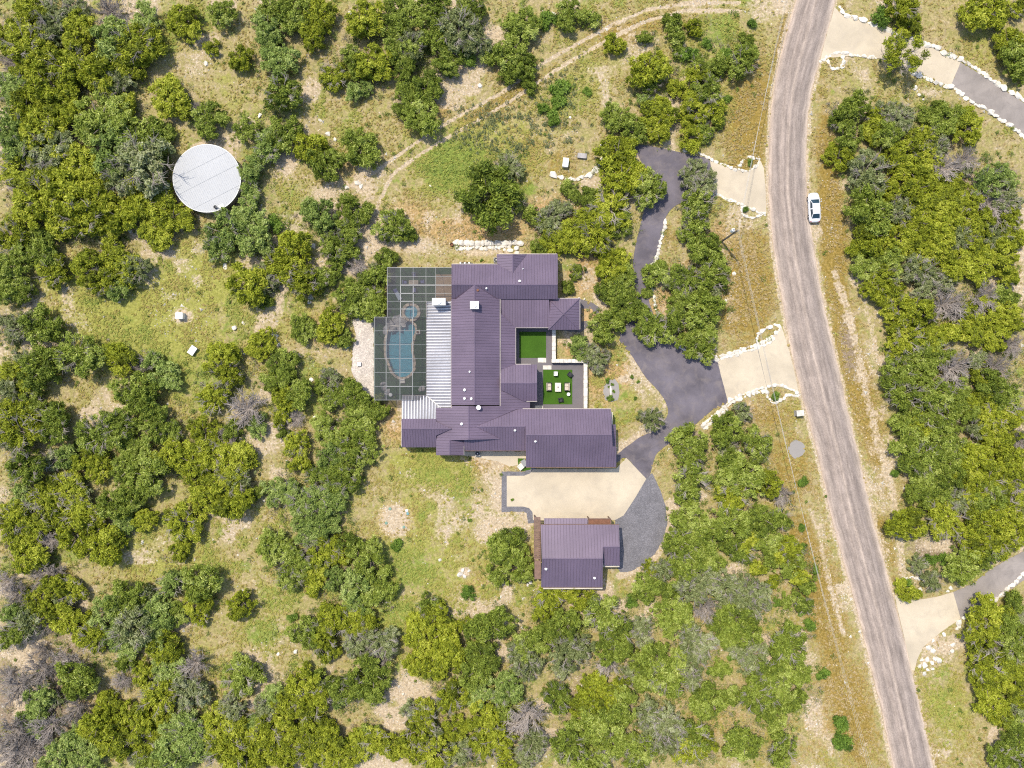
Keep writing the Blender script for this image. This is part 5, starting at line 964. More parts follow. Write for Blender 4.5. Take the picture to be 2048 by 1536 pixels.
# ---------------------------------------------------------------- car
def make_car(px, py, rz):
    c = W(px, py, .6); car = thing('car', 'white sedan parked on the right edge of the road', 'car', (c.x, c.y, .02), rz)
    st = [(2.34,.50,.42,.60),(2.26,.68,.32,.68),(2.05,.80,.24,.74),(1.6,.89,.20,.84),(1.25,.905,.20,.92),(.4,.91,.20,.95),(-.6,.91,.20,.96),(-1.4,.905,.20,.98),(-1.8,.89,.20,.97),(-2.1,.83,.26,.92),(-2.28,.72,.34,.86),(-2.36,.55,.42,.74)]
    mb = MB(); n = 11
    for (y, w, zl, zt) in st:
        prof = [(-w*.80, zl), (-w*.97, zl+.08), (-w, (zl+zt)/2-.02), (-w*.965, zt-.10), (-w*.80, zt-.015), (0, zt+.03), (w*.80, zt-.015), (w*.965, zt-.10), (w, (zl+zt)/2-.02), (w*.97, zl+.08), (w*.80, zl)]
        mb.v += [(x, y, z) for x, z in prof]
    for k in range(len(st)-1):
        for j in range(n): mb.f.append((k*n+j, k*n+(j+1) % n, (k+1)*n+(j+1) % n, (k+1)*n+j))
    mb.f += [tuple(range(n))[::-1], tuple((len(st)-1)*n+j for j in range(n))]; body = mb.build('body', M['carpaint'], car, smooth=True)
    bm = bmesh.new(); bm.from_mesh(body.data); bmesh.ops.recalc_face_normals(bm, faces=bm.faces); bm.to_mesh(body.data); bm.free()
    # cabin: belt line and roof line, pillars painted, glass set a little proud
    F, R, f, r = (1.22,.74,.93), (-1.86,.70,.97), (.46,.565,1.40), (-1.15,.55,1.41)
    B = [(-F[1],F[0],F[2]),(F[1],F[0],F[2]),(R[1],R[0],R[2]),(-R[1],R[0],R[2]),(-.80,-.3,.95),(.80,-.3,.95)]; T = [(-f[1],f[0],f[2]),(f[1],f[0],f[2]),(r[1],r[0],r[2]),(-r[1],r[0],r[2]),(-.585,-.35,1.455),(.585,-.35,1.455)]
    mb = MB(); mb.add(B+T+[(0,f[0]-.03,f[2]+.025),(0,-.35,1.485),(0,r[0]+.03,r[2]+.025)], [(0,1,7,6),(6,7,12),(2,3,9,8),(9,14,8),(1,5,11,7),(5,2,8,11),(3,4,10,9),(4,0,6,10),(6,12,13,10),(12,7,11,13),(10,13,14,9),(13,11,8,14)]); mb.build('cabin', M['carpaint'], car)
    def glass(name, Q, nrm, sh=.90):
        Q = [Vector(q) for q in Q]; c_ = sum(Q, Vector())/len(Q); nn = Vector(nrm)*.012; Q = [c_+(q-c_)*sh+nn for q in Q]; q2 = [q-Vector(nrm)*.006 for q in Q]; k = len(Q); m2 = MB(); m2.add(Q+q2, [tuple(range(k)), tuple(range(k, 2*k))[::-1]]+[(i, k+i, k+(i+1) % k, (i+1) % k) for i in range(k)]); m2.build(name, M['glass'], car)
    glass('windshield', [B[0],B[1],T[1],T[0]], (0,.55,.84), .93); glass('rear_window', [B[3],T[3],T[2],B[2]], (0,-.52,.85), .90)
    for s in (0, 1):
        sg = -1 if s == 0 else 1
        i0, i2, i4 = (0,3,4) if s == 0 else (1,2,5)
        glass('side_window', [B[i0],T[i0],T[i4],B[i4]], (sg*.93,0,.4), .86); glass('side_window', [B[i4],T[i4],T[i2],B[i2]], (sg*.93,0,.4), .86)
        m2 = MB(); m2.bbox(sg*1.0, .85, .92, .2, .11, .14, 0, .03); m2.build('wing_mirror', M['carpaint'], car)
        m2 = MB(); m2.bbox(sg*.60, 2.2, .56, .26, .16, .12, -sg*.5, .03); m2.build('headlight', M['chrome'], car)
        m2 = MB(); m2.bbox(sg*.62, -2.27, .70, .28, .12, .13, sg*.3, .03); m2.build('tail_light', M['redlamp'], car)
        for y in (1.42, -1.42):
            m2 = MB(); m2.tube([(sg*.72,y,.33), (sg*.925,y,.33)], [.33,.33], 18); wv = m2.build('wheel', M['rubber'], car); m3 = MB(); m3.tube([(sg*.90,y,.33), (sg*.935,y,.33)], [.21,.2], 14); m3.build('rim', M['chrome'], wv)
        for y in (.95, -.35, -1.35):
            m2 = MB(); m2.box(sg*.905-.006, sg*.905+.012, y-.008, y+.008, .35, .86); m2.build('door_seam', M['rubber'], car)
    m2 = MB(); m2.box(-.4, .4, 2.30, 2.36, .40, .56); m2.build('grille', M['dark'], car); m2 = MB(); m2.box(-.26, .26, -2.375, -2.355, .55, .68); m2.build('number_plate', M['white'], car)
make_car(1628.2, 415, math.radians(2.5))

# ---------------------------------------------------------------- garden furniture
def chair(px, py, rz, label, seat, frame='dark', w=.7, z=.05, name='armchair', cat='chair', depth=.7, group=None, back=True):
    c = W(px, py, .4); t = thing(name, label, cat, (c.x, c.y, z), rz, group); X, Y = w/2, depth/2
    for sx in (-1, 1):
        for sy in (-1, 1): mb = MB(); mb.box(sx*(X-.05)-.03, sx*(X-.05)+.03, sy*(Y-.05)-.03, sy*(Y-.05)+.03, 0, .25); mb.build('leg', M[frame], t)
        mb = MB(); mb.bbox(sx*(X-.05), 0, .25, .10, depth, .36, 0, .03); mb.build('armrest', M[frame], t)
    mb = MB(); mb.box(-X, X, -Y, Y, .22, .30); mb.build('seat_frame', M[frame], t)
    k = 1 if w < 1 else 2
    for i in range(k): ww = (w-.22)/k; mb = MB(); mb.bbox(-X+.11+ww*(i+.5), .05, .30, ww-.02, depth-.2, .14, 0, .05); mb.build('seat_cushion', M[seat], t)
    if back: mb = MB(); mb.bbox(0, -Y+.07, .28, w-.1, .14, .46, 0, .04); mb.build('backrest', M[seat], t)
    return t
chair(1098, 773.5, -math.pi/2, 'beige cushioned loveseat left of the courtyard table', 'cushion', w=1.35, depth=.8, name='loveseat', cat='sofa'); chair(1134, 773.5, math.pi/2, 'beige cushioned loveseat right of the courtyard table', 'cushion', w=1.35, depth=.8, name='loveseat', cat='sofa')
def table(px, py, lx, ly, h, label, rz=0, top='stone', leg='dark', name='table', z=.05):
    c = W(px, py, h); t = thing(name, label, 'table', (c.x, c.y, z), rz); mb = MB(); mb.bbox(0, 0, h-.06, lx, ly, .06, 0, .015); mb.build('table_top', M[top], t)
    for sx in (-1, 1):
        for sy in (-1, 1): mb = MB(); mb.box(sx*(lx/2-.07)-.03, sx*(lx/2-.07)+.03, sy*(ly/2-.07)-.03, sy*(ly/2-.07)+.03, 0, h-.06); mb.build('leg', M[leg], t)
    return t
table(1116, 774.5, .95, 1.4, .5, 'pale rectangular coffee table in the middle of the seating turf'); vs = MB(); q = W(1116, 774, .55); vs.lathe(q.x, q.y, [(.05,.552),(.12,.60),(.10,.72),(.05,.76)], 10); tag(vs.build('vase', M['rock_grey']), 'small grey vase on the courtyard coffee table', 'vase')
chair(1111.5, 747.5, 0, 'white chair on the seating turf below the stone slab', 'white', frame='white', w=.62, depth=.68); chair(1140, 749, -.7, 'black rattan armchair at the upper right corner of the turf', 'dark', w=.75); chair(1121.5, 800, 3.3, 'black rattan armchair at the bottom of the seating turf', 'dark', w=.75)
q = W(1137, 788.5, .45); t = thing('side_table', 'round white side table below the right loveseat', 'table', (q.x, q.y, .05)); mb = MB(); mb.lathe(0, 0, [(.22,0),(.22,.03),(.05,.05),(.05,.42)], 14); mb.build('base', M['white'], t); mb = MB(); mb.lathe(0, 0, [(.27,.42),(.28,.43),(.28,.46),(.27,.47)], 18); mb.build('table_top', M['white'], t)
table(827, 565, 1.5, .75, .72, 'stone-topped dining table inside the pool enclosure', top='stone_tan', z=.03)
for (x, y, r, lb) in ((809.5,564.5,-math.pi/2,'left'),(844.5,563.5,math.pi/2,'right'),(828,550,math.pi,'far'),(828.5,580,0,'near')): chair(x, y, r, 'blue cushioned chair at the %s side of the screened dining table' % lb, 'blue_fabric', w=.7, z=.03)
q = W(795, 589, .4); t = thing('chaise_lounge', 'pale patterned chaise lounge at the left screen wall', 'lounger', (q.x, q.y, .03), math.radians(28))
mb = MB(); mb.box(-.33, .33, -.95, .95, .24, .30); mb.build('frame', M['beam'], t); mb = MB(); mb.bbox(0, -.25, .30, .62, 1.35, .10, 0, .04); mb.build('seat_cushion', simple('pale_blue_check', (.42,.48,.54), .9, .35, 9.0), t); mb = MB(); mb.add([(-.31,.42,.34),(.31,.42,.34),(.31,.95,.72),(-.31,.95,.72),(-.31,.42,.26),(.31,.42,.26),(.31,.95,.64),(-.31,.95,.64)], [(0,1,2,3),(7,6,5,4),(0,4,5,1),(1,5,6,2),(2,6,7,3),(3,7,4,0)]); mb.build('backrest', M['blue_fabric'], t)
for sx in (-1,1):
    for sy in (-1,1): mb = MB(); mb.box(sx*.28-.03, sx*.28+.03, sy*.85-.03, sy*.85+.03, 0, .24); mb.build('leg', M['beam'], t)
for k, (x, y, a, b, r, lb) in enumerate(((766.5,768,1.2,.9,.3,'grey stone block of the curved row nearest the pool edge'),(769,776,1.4,1.0,.5,'second grey stone block of the curved row by the pool'),(774.5,784,1.5,1.1,.8,'third grey stone block of the curved row by the pool'),(843.5,777.5,1.5,1.3,.4,'big grey boulder in the corner by the silver roof'))):
    o = rock('boulder', GREYROCKS[k], x, y, a, b, .9, r, None, -.02); tag(o, lb, 'boulder')
q = W(781, 789.5, .4); mb = MB(); mb.lathe(q.x, q.y, [(.24,.02),(.30,.25),(.30,.42),(.22,.44),(.05,.46)], 16); tag(mb.build('planter', M['white']), 'round white pot at the end of the curved stone row', 'pot')
q = W(835.8, 664.5); mb = MB(); mb.lathe(q.x, q.y, [(.12,.35),(.2,.5),(.16,.62)], 10); tag(mb.build('planter', M['terracotta']), 'small terracotta pot on the pedestal right of the pool', 'pot')

# boxes, lids and small equipment
def box_thing(name, px, py, lx, ly, h, rz, mat, label, cat, lid=None, lidh=.06):
    c = W(px, py, h*.5); t = thing(name, label, cat, (c.x, c.y, -.03), rz); mb = MB(); mb.bbox(0, 0, 0, lx, ly, h, 0, .03); mb.build('body', M[mat], t); mb = MB(); mb.bbox(0, 0, h, lx+.08, ly+.08, lidh, 0, .02); mb.build('lid', M[lid or mat], t); return t
box_thing('well_house', 361, 632, 1.05, .95, 1.0, 0, 'white', 'white well box ringed by scattered stones in the meadow', 'well house'); box_thing('utility_box', 386, 701, .95, 1.35, .6, -.6, 'beam', 'tilted grey-white utility box among green weeds', 'utility box', 'white')
box_thing('utility_box', 1131, 326, .85, 1.35, .8, -.12, 'white', 'white upright utility box inside the curved stone wall', 'utility box'); box_thing('utility_box', 1164, 312, 1.4, .7, .4, -.1, 'beam', 'low grey utility box inside the curved stone wall', 'utility box', 'rock_grey')
box_thing('well_cover', 718.5, 728, .55, .55, .3, 0, 'white', 'small white square well cover on the pale gravel strip', 'well cover'); box_thing('mailbox_pillar', 1598, 826, 1.1, .85, 1.2, .1, 'rock_grey', 'square grey stone mailbox pillar beside the road', 'mailbox', 'stone')  # the small white square box is a well cap
box_thing('storage_box', 603, 986, .9, 1.2, .6, .6, 'dark', 'dark storage box beside a crate under the trees', 'storage box', 'steel_dark')
t = thing('crate', 'slatted grey timber pallet lying under the trees', 'pallet', W(586, 969), .2)
for k in range(6): mb = MB(); mb.box(-.75+k*.26, -.58+k*.26, -.6, .6, .12, .15); mb.build('slat', M['rock_grey'], t)
for k in (-.5, .45): mb = MB(); mb.box(-.75, .72, k-.05, k+.05, .0, .118); mb.build('runner', M['rock_grey'], t)
for (px, py, lb) in ((992.5,521.5,'round-fanned air conditioner by the upper left roof corner'),(955.5,906.5,'round-fanned air conditioner under the kitchen eave')):
    c = W(px, py); t = thing('air_conditioner', lb, 'air conditioner', (c.x, c.y, 0)); mb = MB(); mb.bbox(0, 0, 0, .8, .8, .75, 0, .04); mb.build('casing', M['beam'], t); mb = MB(); mb.lathe(0, 0, [(.34,.75),(.34,.77),(.1,.78)], 16); f = mb.build('fan_grille', M['dark'], t); mb = MB(); mb.lathe(0, 0, [(.09,.78),(.08,.82)], 10); mb.build('fan_hub', M['white'], f)
box_thing('grill', 1048.5, 925.5, .7, 1.0, .9, .55, 'steel_dark', 'grey covered grill on the turf corner by the garage', 'grill', 'beam'); box_thing('planter_box', 1041.5, 933, .85, .85, .45, .75, 'cushion', 'square beige box on the turf corner by the garage', 'box', 'stone')
for k, (x, y, m_, lb) in enumerate(((780,1017.5,'lid','upper left green lid on the sandy mound'),(813.5,1021,'white','white riser standing beside the right lid on the sandy mound'),(815.5,1027,'teal','teal lid at the right of the sandy mound'),(772.5,1046,'lid','left green lid on the sandy mound'),(807.5,1054,'lid','lower right green lid on the sandy mound'),(694.5,694.5,'teal','small teal pot beside the round bush left of the enclosure'),(1103,409,'teal','small teal cap beside the dirt below the curved wall'))):
    c = W(x, y); mb = MB(); mb.lathe(c.x, c.y, [(.24,-.05),(.24,.06),(.2,.09),(.06,.10)], 16); tag(mb.build('septic_lid' if k < 5 else 'plastic_cap', M[m_]), lb, 'lid' if k < 5 else 'cap')
c = W(903.5, 489.5); mb = MB(); mb.lathe(c.x, c.y, [(.28,-.03),(.30,.30),(.24,.32),(.2,.1)], 14); tag(mb.build('fire_pot', M['terracotta']), 'rusty brown pot at the left end of the limestone block wall', 'pot')
for k in range(9):
    c = W(921+k*2.9, 526.2+((k*7) % 3)*.6); mb = MB(); mb.lathe(c.x, c.y, [(.10,0),(.15,.2),(.13,.25)], 8); tag(mb.build('flower_pot', M['dark'] if k % 3 else M['white']), '%s small pot from the left under the upper left eave' % ('first second third fourth fifth sixth seventh eighth ninth'.split()[k]), 'pot', 'pots under the upper left eave')
q = W(1221.5, 782); mb = MB(); mb.tube([(q.x-.05,q.y+.75,.1),(q.x,q.y,.14),(q.x+.04,q.y-.8,.1)], [.15,.19,.15], 8); tag(mb.build('log', M['stone']), 'pale log lying in the small gravel bed', 'log')

# ---------------------------------------------------------------- stone edgings
def stone_row(name, label, cat, pts, size=.62, rows=1, gap=.66, jit=1.5, zs=.75, smooth=True, rocks=None, width=5.5):
    """a row of loose limestone blocks along a photo polyline, every stone a part"""
    line = catmull(pts, 8) if smooth else rough(pts, 4, 0, False)
    base = W(*pts[len(pts)//2]); t = thing(name, label, cat, (base.x, base.y, 0)); acc = 0.0; nxt = 0.0; cnt = 0
    for a, b in zip(line[:-1], line[1:]):
        L_ = math.hypot(b[0]-a[0], b[1]-a[1])*S
        while nxt <= acc+L_ and L_ > 0:
            u = (nxt-acc)/L_; x, y = a[0]+(b[0]-a[0])*u, a[1]+(b[1]-a[1])*u; nx, ny = -(b[1]-a[1])*S/L_, (b[0]-a[0])*S/L_; rz = math.atan2(-(b[1]-a[1]), b[0]-a[0])
            s = size*1.12*rnd.uniform(.55, 1.45)
            for r in range(rows):
                o = (r-(rows-1)/2)*width+rnd.uniform(-jit, jit)
                rock('stone', (rocks or ROCKS)[rnd.randrange(len(rocks or ROCKS))], x+nx*o, y+ny*o, s*rnd.uniform(1.05,1.4), s*rnd.uniform(.75,1.1), s*zs*rnd.uniform(.7,1.15), rz+rnd.uniform(-.5,.5), t); cnt += 1
            nxt += s*gap*1.1
        acc += L_
    return t
EDG = [([(1370,302),(1384,300),(1402,308),(1420,319),(1445,329),(1470,338),(1490,341.5)], 'white stone edging above the upper concrete apron', .6, 1),
 ([(1478,331),(1485,322),(1497,316),(1510,316),(1519,321),(1514,331),(1500,340),(1487,341)], 'oval ring of white stones at the upper apron corner', .55, 1),
 ([(1365,393),(1376,390),(1395,392),(1430,389),(1455,398),(1478,408),(1498,416),(1516,424),(1530,428)], 'white stone edging below the upper concrete apron', .62, 1),
 ([(1486,414),(1484,423),(1490,431),(1505,434.5),(1518,433),(1530,429)], 'half ring of white stones below the upper apron', .55, 1),
 ([(1332,440),(1327,462),(1321,485),(1315,508),(1308,526),(1304,532)], 'white stone edging right of the driveway bend', .75, 1),
 ([(1304,570),(1306,590),(1311,612),(1317,630),(1325,640)], 'white stone edging where trees overhang the driveway', .7, 1),
 ([(1338,668),(1350,682),(1364,697),(1384,708),(1402,714),(1420,718),(1434,718)], 'white stone edging curving to the main apron', .65, 1),
 ([(1434,717),(1460,709),(1485,701),(1512,693),(1535,684),(1548,673)], 'white stone edging above the main apron', .68, 2),
 ([(1515,684),(1514,672),(1524,662),(1540,653),(1552,649),(1560,655),(1550,668),(1535,680),(1520,687)], 'oval ring of white stones above the main apron', .66, 1),
 ([(1406,855),(1425,838),(1448,818),(1462,803),(1482,793),(1505,785),(1528,778)], 'white stone edging below the main apron', .7, 2),
 ([(1530,778),(1536,795),(1548,803),(1562,800),(1572,792),(1585,790),(1596,790),(1586,781),(1570,773),(1550,770),(1534,774)], 'ring of white stones round a yucca below the main apron', .66, 1),
 ([(1681,14),(1688,28),(1702,34),(1725,40),(1750,50),(1775,60),(1800,70),(1840,83),(1870,96),(1900,111),(1930,124),(1965,147),(2000,172),(2035,192),(2056,206)], 'long row of white boulders above the top right apron', .95, 1),
 ([(1640,122),(1655,115),(1668,107),(1690,107),(1715,112),(1740,115),(1756,117)], 'white stone edging below the top right apron', .66, 1),
 ([(1656,120),(1660,132),(1672,138),(1684,134),(1688,124),(1684,114)], 'ring of white stones at the top right apron corner', .6, 1),
 ([(1828,146),(1850,155),(1880,168),(1905,177),(1930,194),(1960,213),(1995,235),(2020,252),(2052,276)], 'row of white boulders below the top right driveway', .85, 1),
 ([(1915,1258),(1922,1240),(1945,1229),(1965,1213),(1990,1199),(2015,1178),(2035,1160),(2056,1142)], 'row of white boulders below the bottom right driveway', .85, 1),
 ([(1804,1160),(1818,1155),(1836,1156),(1848,1160)], 'short white stone row above the bottom right apron', .7, 1),
 ([(1107,350),(1120,355),(1135,358),(1152,357),(1170,353),(1185,345),(1196,335),(1203,322),(1208,308),(1212,296)], 'curved white stone wall above the driveway trees', 1.0, 1),
 ([(1203,290),(1213,286)], 'short pair of white stones above the curved wall', .7, 1)]
for pts, lb, sz, rows in EDG:
    stone_row('stone_edging' if 'wall' not in lb.split('above')[0] else 'stone_wall', lb, 'stone edging' if 'wall' not in lb.split('above')[0] else 'stone wall', pts, sz, rows)
# squared limestone block wall above the upper wing
t = thing('block_wall', 'straight wall of big squared limestone blocks above the roof', 'stone wall', W(970, 490))
x = 907.0
BLOCKS = [rock_mesh('limestone_block', 400+k, M['stone'], 40, .9) for k in range(8)]
while x < 1036:
    w_ = rnd.uniform(8, 17); rock('block', BLOCKS[rnd.randrange(8)], x+w_/2, 486.5+rnd.uniform(-.8, .8), w_*S*1.4, rnd.uniform(1.15,1.45), rnd.uniform(.9,1.2), rnd.uniform(-.12,.12), t, -.1); x += w_*.9
x = 910.0
while x < 1018:
    w_ = rnd.uniform(5, 11); rock('block', BLOCKS[rnd.randrange(8)], x+w_/2, 495+rnd.uniform(-2.5, 2.5), w_*S*1.3, rnd.uniform(.6,.95), rnd.uniform(.35,.6), rnd.uniform(-.5,.5), t, -.08); x += w_*.9
for (a, b, w_, d_, h_) in ((1033,496,1.0,1.2,.9),(1033.5,506,.95,1.1,.85),(1020,501,1.3,.85,.6),(1009,500,.7,.65,.5)): rock('block', BLOCKS[rnd.randrange(8)], a, b, w_, d_, h_, 0, t, -.08)

# ---------------------------------------------------------------- labels that single each repeat out
MARKS = {'round water tank':(414,357),'swimming pool':(800,700),'white car':(1628,415),'utility pole':(1445,482),'parking pad':(1140,985),'outbuilding':(1145,1110),'white well box':(361,632),'tilted utility box':(386,701),
 'curved stone wall':(1175,352),'block wall':(970,490),'main apron':(1515,735),'upper apron':(1480,370),'top right apron':(1780,100),'bottom right apron':(1860,1235),'mailbox pillar':(1598,826),'round grey patch':(1593,898),'sandy mound':(790,1040),
 'timber pallet':(586,969),'entrance porch':(1128,628),'gravel bed':(1222,782),'photo\'s top left corner':(0,0),'photo\'s bottom left corner':(0,1536),'photo\'s top right corner':(2048,0),'photo\'s bottom right corner':(2048,1536),
 'photo\'s left edge middle':(0,768),'photo\'s right edge middle':(2048,768),'photo\'s top edge middle':(1024,0),'photo\'s bottom edge middle':(1024,1536)}
ORD = ['nearest','second nearest','third nearest','fourth nearest','fifth nearest','sixth nearest','seventh nearest','eighth nearest','ninth nearest','tenth nearest','eleventh nearest','twelfth nearest']
ONES = ['','first','second','third','fourth','fifth','sixth','seventh','eighth','ninth']; TENS = {2:'twenty',3:'thirty',4:'forty',5:'fifty',6:'sixty'}
def ordinal(n):
    if n < 12: return ORD[n]
    n += 1
    teen = {13:'thirteenth',14:'fourteenth',15:'fifteenth',16:'sixteenth',17:'seventeenth',18:'eighteenth',19:'nineteenth',20:'twentieth',30:'thirtieth',40:'fortieth',50:'fiftieth'}
    return (teen.get(n) or TENS[n//10]+'-'+ONES[n % 10])+' nearest'
SIDES = ['right','upper right','upper','upper left','left','lower left','lower','lower right']
def side_of(m, x, y): return SIDES[int(round(math.atan2(-(y-m[1]), x-m[0])/(math.pi/4))) % 8]
REG = []                                    # (object, description, px, py)
def label_all():
    by = {}
    for it in REG: by.setdefault(it[1], []).append(it)
    for desc, its in by.items():
        for (o, d_, x, y) in its:
            best = None
            for nm, m in MARKS.items():
                s = side_of(m, x, y); dd = math.hypot(x-m[0], y-m[1])
                rk = sum(1 for q in its if q[0] is not o and side_of(m, q[2], q[3]) == s and math.hypot(q[2]-m[0], q[3]-m[1]) < dd)
                if best is None or (rk, dd) < best[:2]: best = (rk, dd, nm, s)
            rk, dd, nm, s = best
            o['label'] = '%s %s to the %s, %s side' % (ordinal(rk), desc, nm, s)

# boulders lying loose
BOULD = [(1887.6,1269,.9),(1866,1281,1.0),(1857.5,1295.5,1.2),(1866,1302,1.2),(1842.5,1319,1.0),(1854,1317.5,1.2),(1869,1317,1.1),(1849,1331,1.3),(1864,1325.5,1.0),(1839,1331,1.0),(1856,1339,1.0),(1849,1347,1.0),(1866,1337,.8),(1906,1289,.9),(1904,1302,1.1),(1876,1320,1.5),
 (1901,1177,1.2),(1895,1182,.8),(413,126,1.1),(520,232,1.2),(657,268,1.3),(670,279,.9),(451,533,1.2),(470,656,1.3),(487,646,.9),(547,669,1.1),(552,680,.9),(621,594,1.3),(619,604,1.0),(627,492,1.2),(541,671,1.2),(553,672,.9),(558,690,.8),(700,27,1.0),(1106,28,1.2),(1112,36,1.0),
 (715,366,1.3),(722,372,1.0),(693,376,1.2),(960,172,1.0),(935,45,1.2),(1425,1118,.9),(1840,1180,1.0),(880,1120,.8),(920,1148,1.3),(930,1152,1.0),(925,1140,.9),(937,1141,.8),(1062,1165,1.0),(1055,1170,.8),(624,1054,.9),(616,1069,1.0),(648,755,1.0),(630,835,.9),(622,760,1.0),(1000,1195,.8),(285,1085,.9),(592,1303,1.0),(557,1308,.9),
 (1433,497,.9),(1440,560,.8),(1468,548,.9),(1452,600,.7),(1830,176,1.2),(1838,190,.9),(1845,200,.8),(1510,867,1.0),(1527,877,.9),(1500,878,.8),(1480,901,.9),(705,40,.9),(548,55,.8),(640,240,.8),(1140,235,.8),(1046,118,.9),(860,372,.8),(260,462,.9),(1395,925,.8)]
for (x, y, s) in BOULD:
    o = rock('boulder', ROCKS[rnd.randrange(12)], x, y, s*rnd.uniform(.85,1.15), s*rnd.uniform(.7,1.0), s*rnd.uniform(.5,.8), rnd.uniform(0, 6)); tag(o, None, 'boulder', 'pale boulders lying loose'); REG.append((o, 'loose pale boulder', x, y))

# ---------------------------------------------------------------- trees
def unit(v): return v/np.maximum(np.linalg.norm(v, axis=-1, keepdims=True), 1e-9)
def leaves(r, c, n, outw, size, up=.5, rndw=.6, stretch=1.5):
    """n triangles round points c (n,3) with outward directions outw"""
    nrm = unit(outw*.55+np.array([0,0,up*1.25])+r.normal(0, rndw, (n,3))); t = unit(np.cross(nrm, r.normal(0,1,(n,3)))); b = np.cross(nrm, t)
    s = size*r.uniform(.65, 1.35, (n,1)); return np.stack([c-t*s*stretch*.5-b*s*.36, c-t*s*stretch*.5+b*s*.36, c+t*s*stretch*.6], 1)
def crown_mesh(name, mat, seed, nclump, per, leaf, height=.62, base=.52, rmin=.17, rmax=.30, spread=.78, dens_low=.3, lobes=(4, 7)):
    """crown of radius about 1: leaf clumps gathered in uneven lobes of different height, gaps between them"""
    r = np.random.default_rng(seed); nl = r.integers(lobes[0], lobes[1]+1); a0 = r.uniform(0, 6.283)
    la = a0+np.arange(nl)*2*np.pi/nl+r.uniform(-.45, .45, nl); lr = r.uniform(.34, .66, nl)*spread/.78; lw = r.uniform(.26, .44, nl); lz = r.uniform(.45, 1.0, nl)
    lc = np.stack([lr*np.cos(la), lr*np.sin(la)], -1); lc = np.concatenate([lc, r.normal(0, .12, (1,2))]); lw = np.append(lw, r.uniform(.30, .48)); lz = np.append(lz, r.uniform(.75, 1.1))
    wgt = lw**2/np.sum(lw**2); wh = r.choice(len(lw), nclump, p=wgt); th = r.uniform(0, 6.283, nclump); rad = np.sqrt(r.uniform(0, 1, nclump)); stray = r.random(nclump) < .10; rad[stray] *= 1.35
    off = np.stack([rad*np.cos(th), rad*np.sin(th)], -1)*lw[wh][:, None]; xy = lc[wh]+off
    z = base+height*lz[wh]*np.sqrt(np.clip(1.15-rad**2, .05, 1))*r.uniform(.6, 1.0, nclump); low = r.random(nclump) < dens_low; z[low] = base+r.uniform(-.12, .15, low.sum())
    cen = np.concatenate([xy, z[:, None]], -1); cr = r.uniform(rmin, rmax, nclump)*np.where(stray, .7, 1); lt = r.normal(0, .13, len(lw)); ct = .46+lt[wh]+r.normal(0, .12, nclump); V = []; T = []
    for i in range(nclump):
        n = int(per*(cr[i]/rmax)**1.3)+8; d = unit(r.normal(0, 1, (n,3))+np.array([0,0,.35])); q = d*cr[i]*(r.uniform(.2, 1.0, (n,1))**.7+r.exponential(.16, (n,1)))*np.array([1,1,.8])
        V.append(leaves(r, cen[i]+q, n, d, leaf, rndw=.8, stretch=2.2)); T.append(np.clip(ct[i]+r.normal(0, .22, n), 0, 1))
    return tri_mesh(name, np.concatenate(V), M[mat], np.concatenate(T))
def limb_mesh(name, seed, mat='bark', nl=6, top=.95, spread=.6, r0=.075, twigs=0):
    r = random.Random(seed); mb = MB(); fork = .30; lean = (r.uniform(-.08,.08), r.uniform(-.08,.08)); mb.tube([(0,0,-.06), (lean[0]*.5,lean[1]*.5,fork*.6), (lean[0],lean[1],fork)], [r0*1.25, r0, r0*.85], 7)
    for k in range(nl):
        a = 2*math.pi*k/nl+r.uniform(-.4,.4); L_ = r.uniform(.6,1.0)*spread; e = (lean[0]+L_*math.cos(a), lean[1]+L_*math.sin(a), r.uniform(.7,1)*top); m = (lean[0]+.45*L_*math.cos(a+.25), lean[1]+.45*L_*math.sin(a+.25), fork+(e[2]-fork)*.55)
        mb.tube([(lean[0],lean[1],fork-.03), m, e], [r0*.62, r0*.4, r0*.12], 5)
        for j in range(twigs):
            a2 = a+r.uniform(-1.1,1.1); l2 = r.uniform(.15,.38); s = r.uniform(.35,1); p = tuple(m[i]+(e[i]-m[i])*s for i in range(3)); mb.tube([p, (p[0]+l2*.5*math.cos(a2), p[1]+l2*.5*math.sin(a2), p[2]+r.uniform(.02,.12)), (p[0]+l2*math.cos(a2+.3), p[1]+l2*math.sin(a2+.3), p[2]+r.uniform(.04,.2))], [r0*.2, r0*.14, r0*.06], 4)
    return mb.mesh(name, M[mat])
def dead_mesh(name, seed, nl=13, fine=38):
    """bare crown: limbs forking into many fine grey twigs"""
    r = random.Random(seed); mb = MB()
    for k in range(nl):
        a = 2*math.pi*k/nl+r.uniform(-.35,.35); L_ = r.uniform(.55,1.0); top = r.uniform(.45,1.0); m = (.5*L_*math.cos(a+.2), .5*L_*math.sin(a+.2), .3+top*.45); e = (L_*math.cos(a), L_*math.sin(a), .25+top*.6)
        mb.tube([(0,0,.25), m, e], [.034, .022, .008], 4)
        for j in range(fine):
            s = r.uniform(.15,1); p = tuple((m[i]+(e[i]-m[i])*(s*2-1) if s > .5 else (0,0,.25)[i]+(m[i]-(0,0,.25)[i])*s*2) for i in range(3)); a2 = a+r.uniform(-1.3,1.3); l2 = r.uniform(.12,.42)
            q = (p[0]+l2*.55*math.cos(a2), p[1]+l2*.55*math.sin(a2), p[2]+r.uniform(0,.16)); g = (p[0]+l2*math.cos(a2+r.uniform(-.5,.5)), p[1]+l2*math.sin(a2+r.uniform(-.5,.5)), p[2]+r.uniform(.02,.28)); mb.tube([p, q, g], [.017, .012, .006], 3, False)
    return mb.mesh(name, M['twig'])
CR = {}
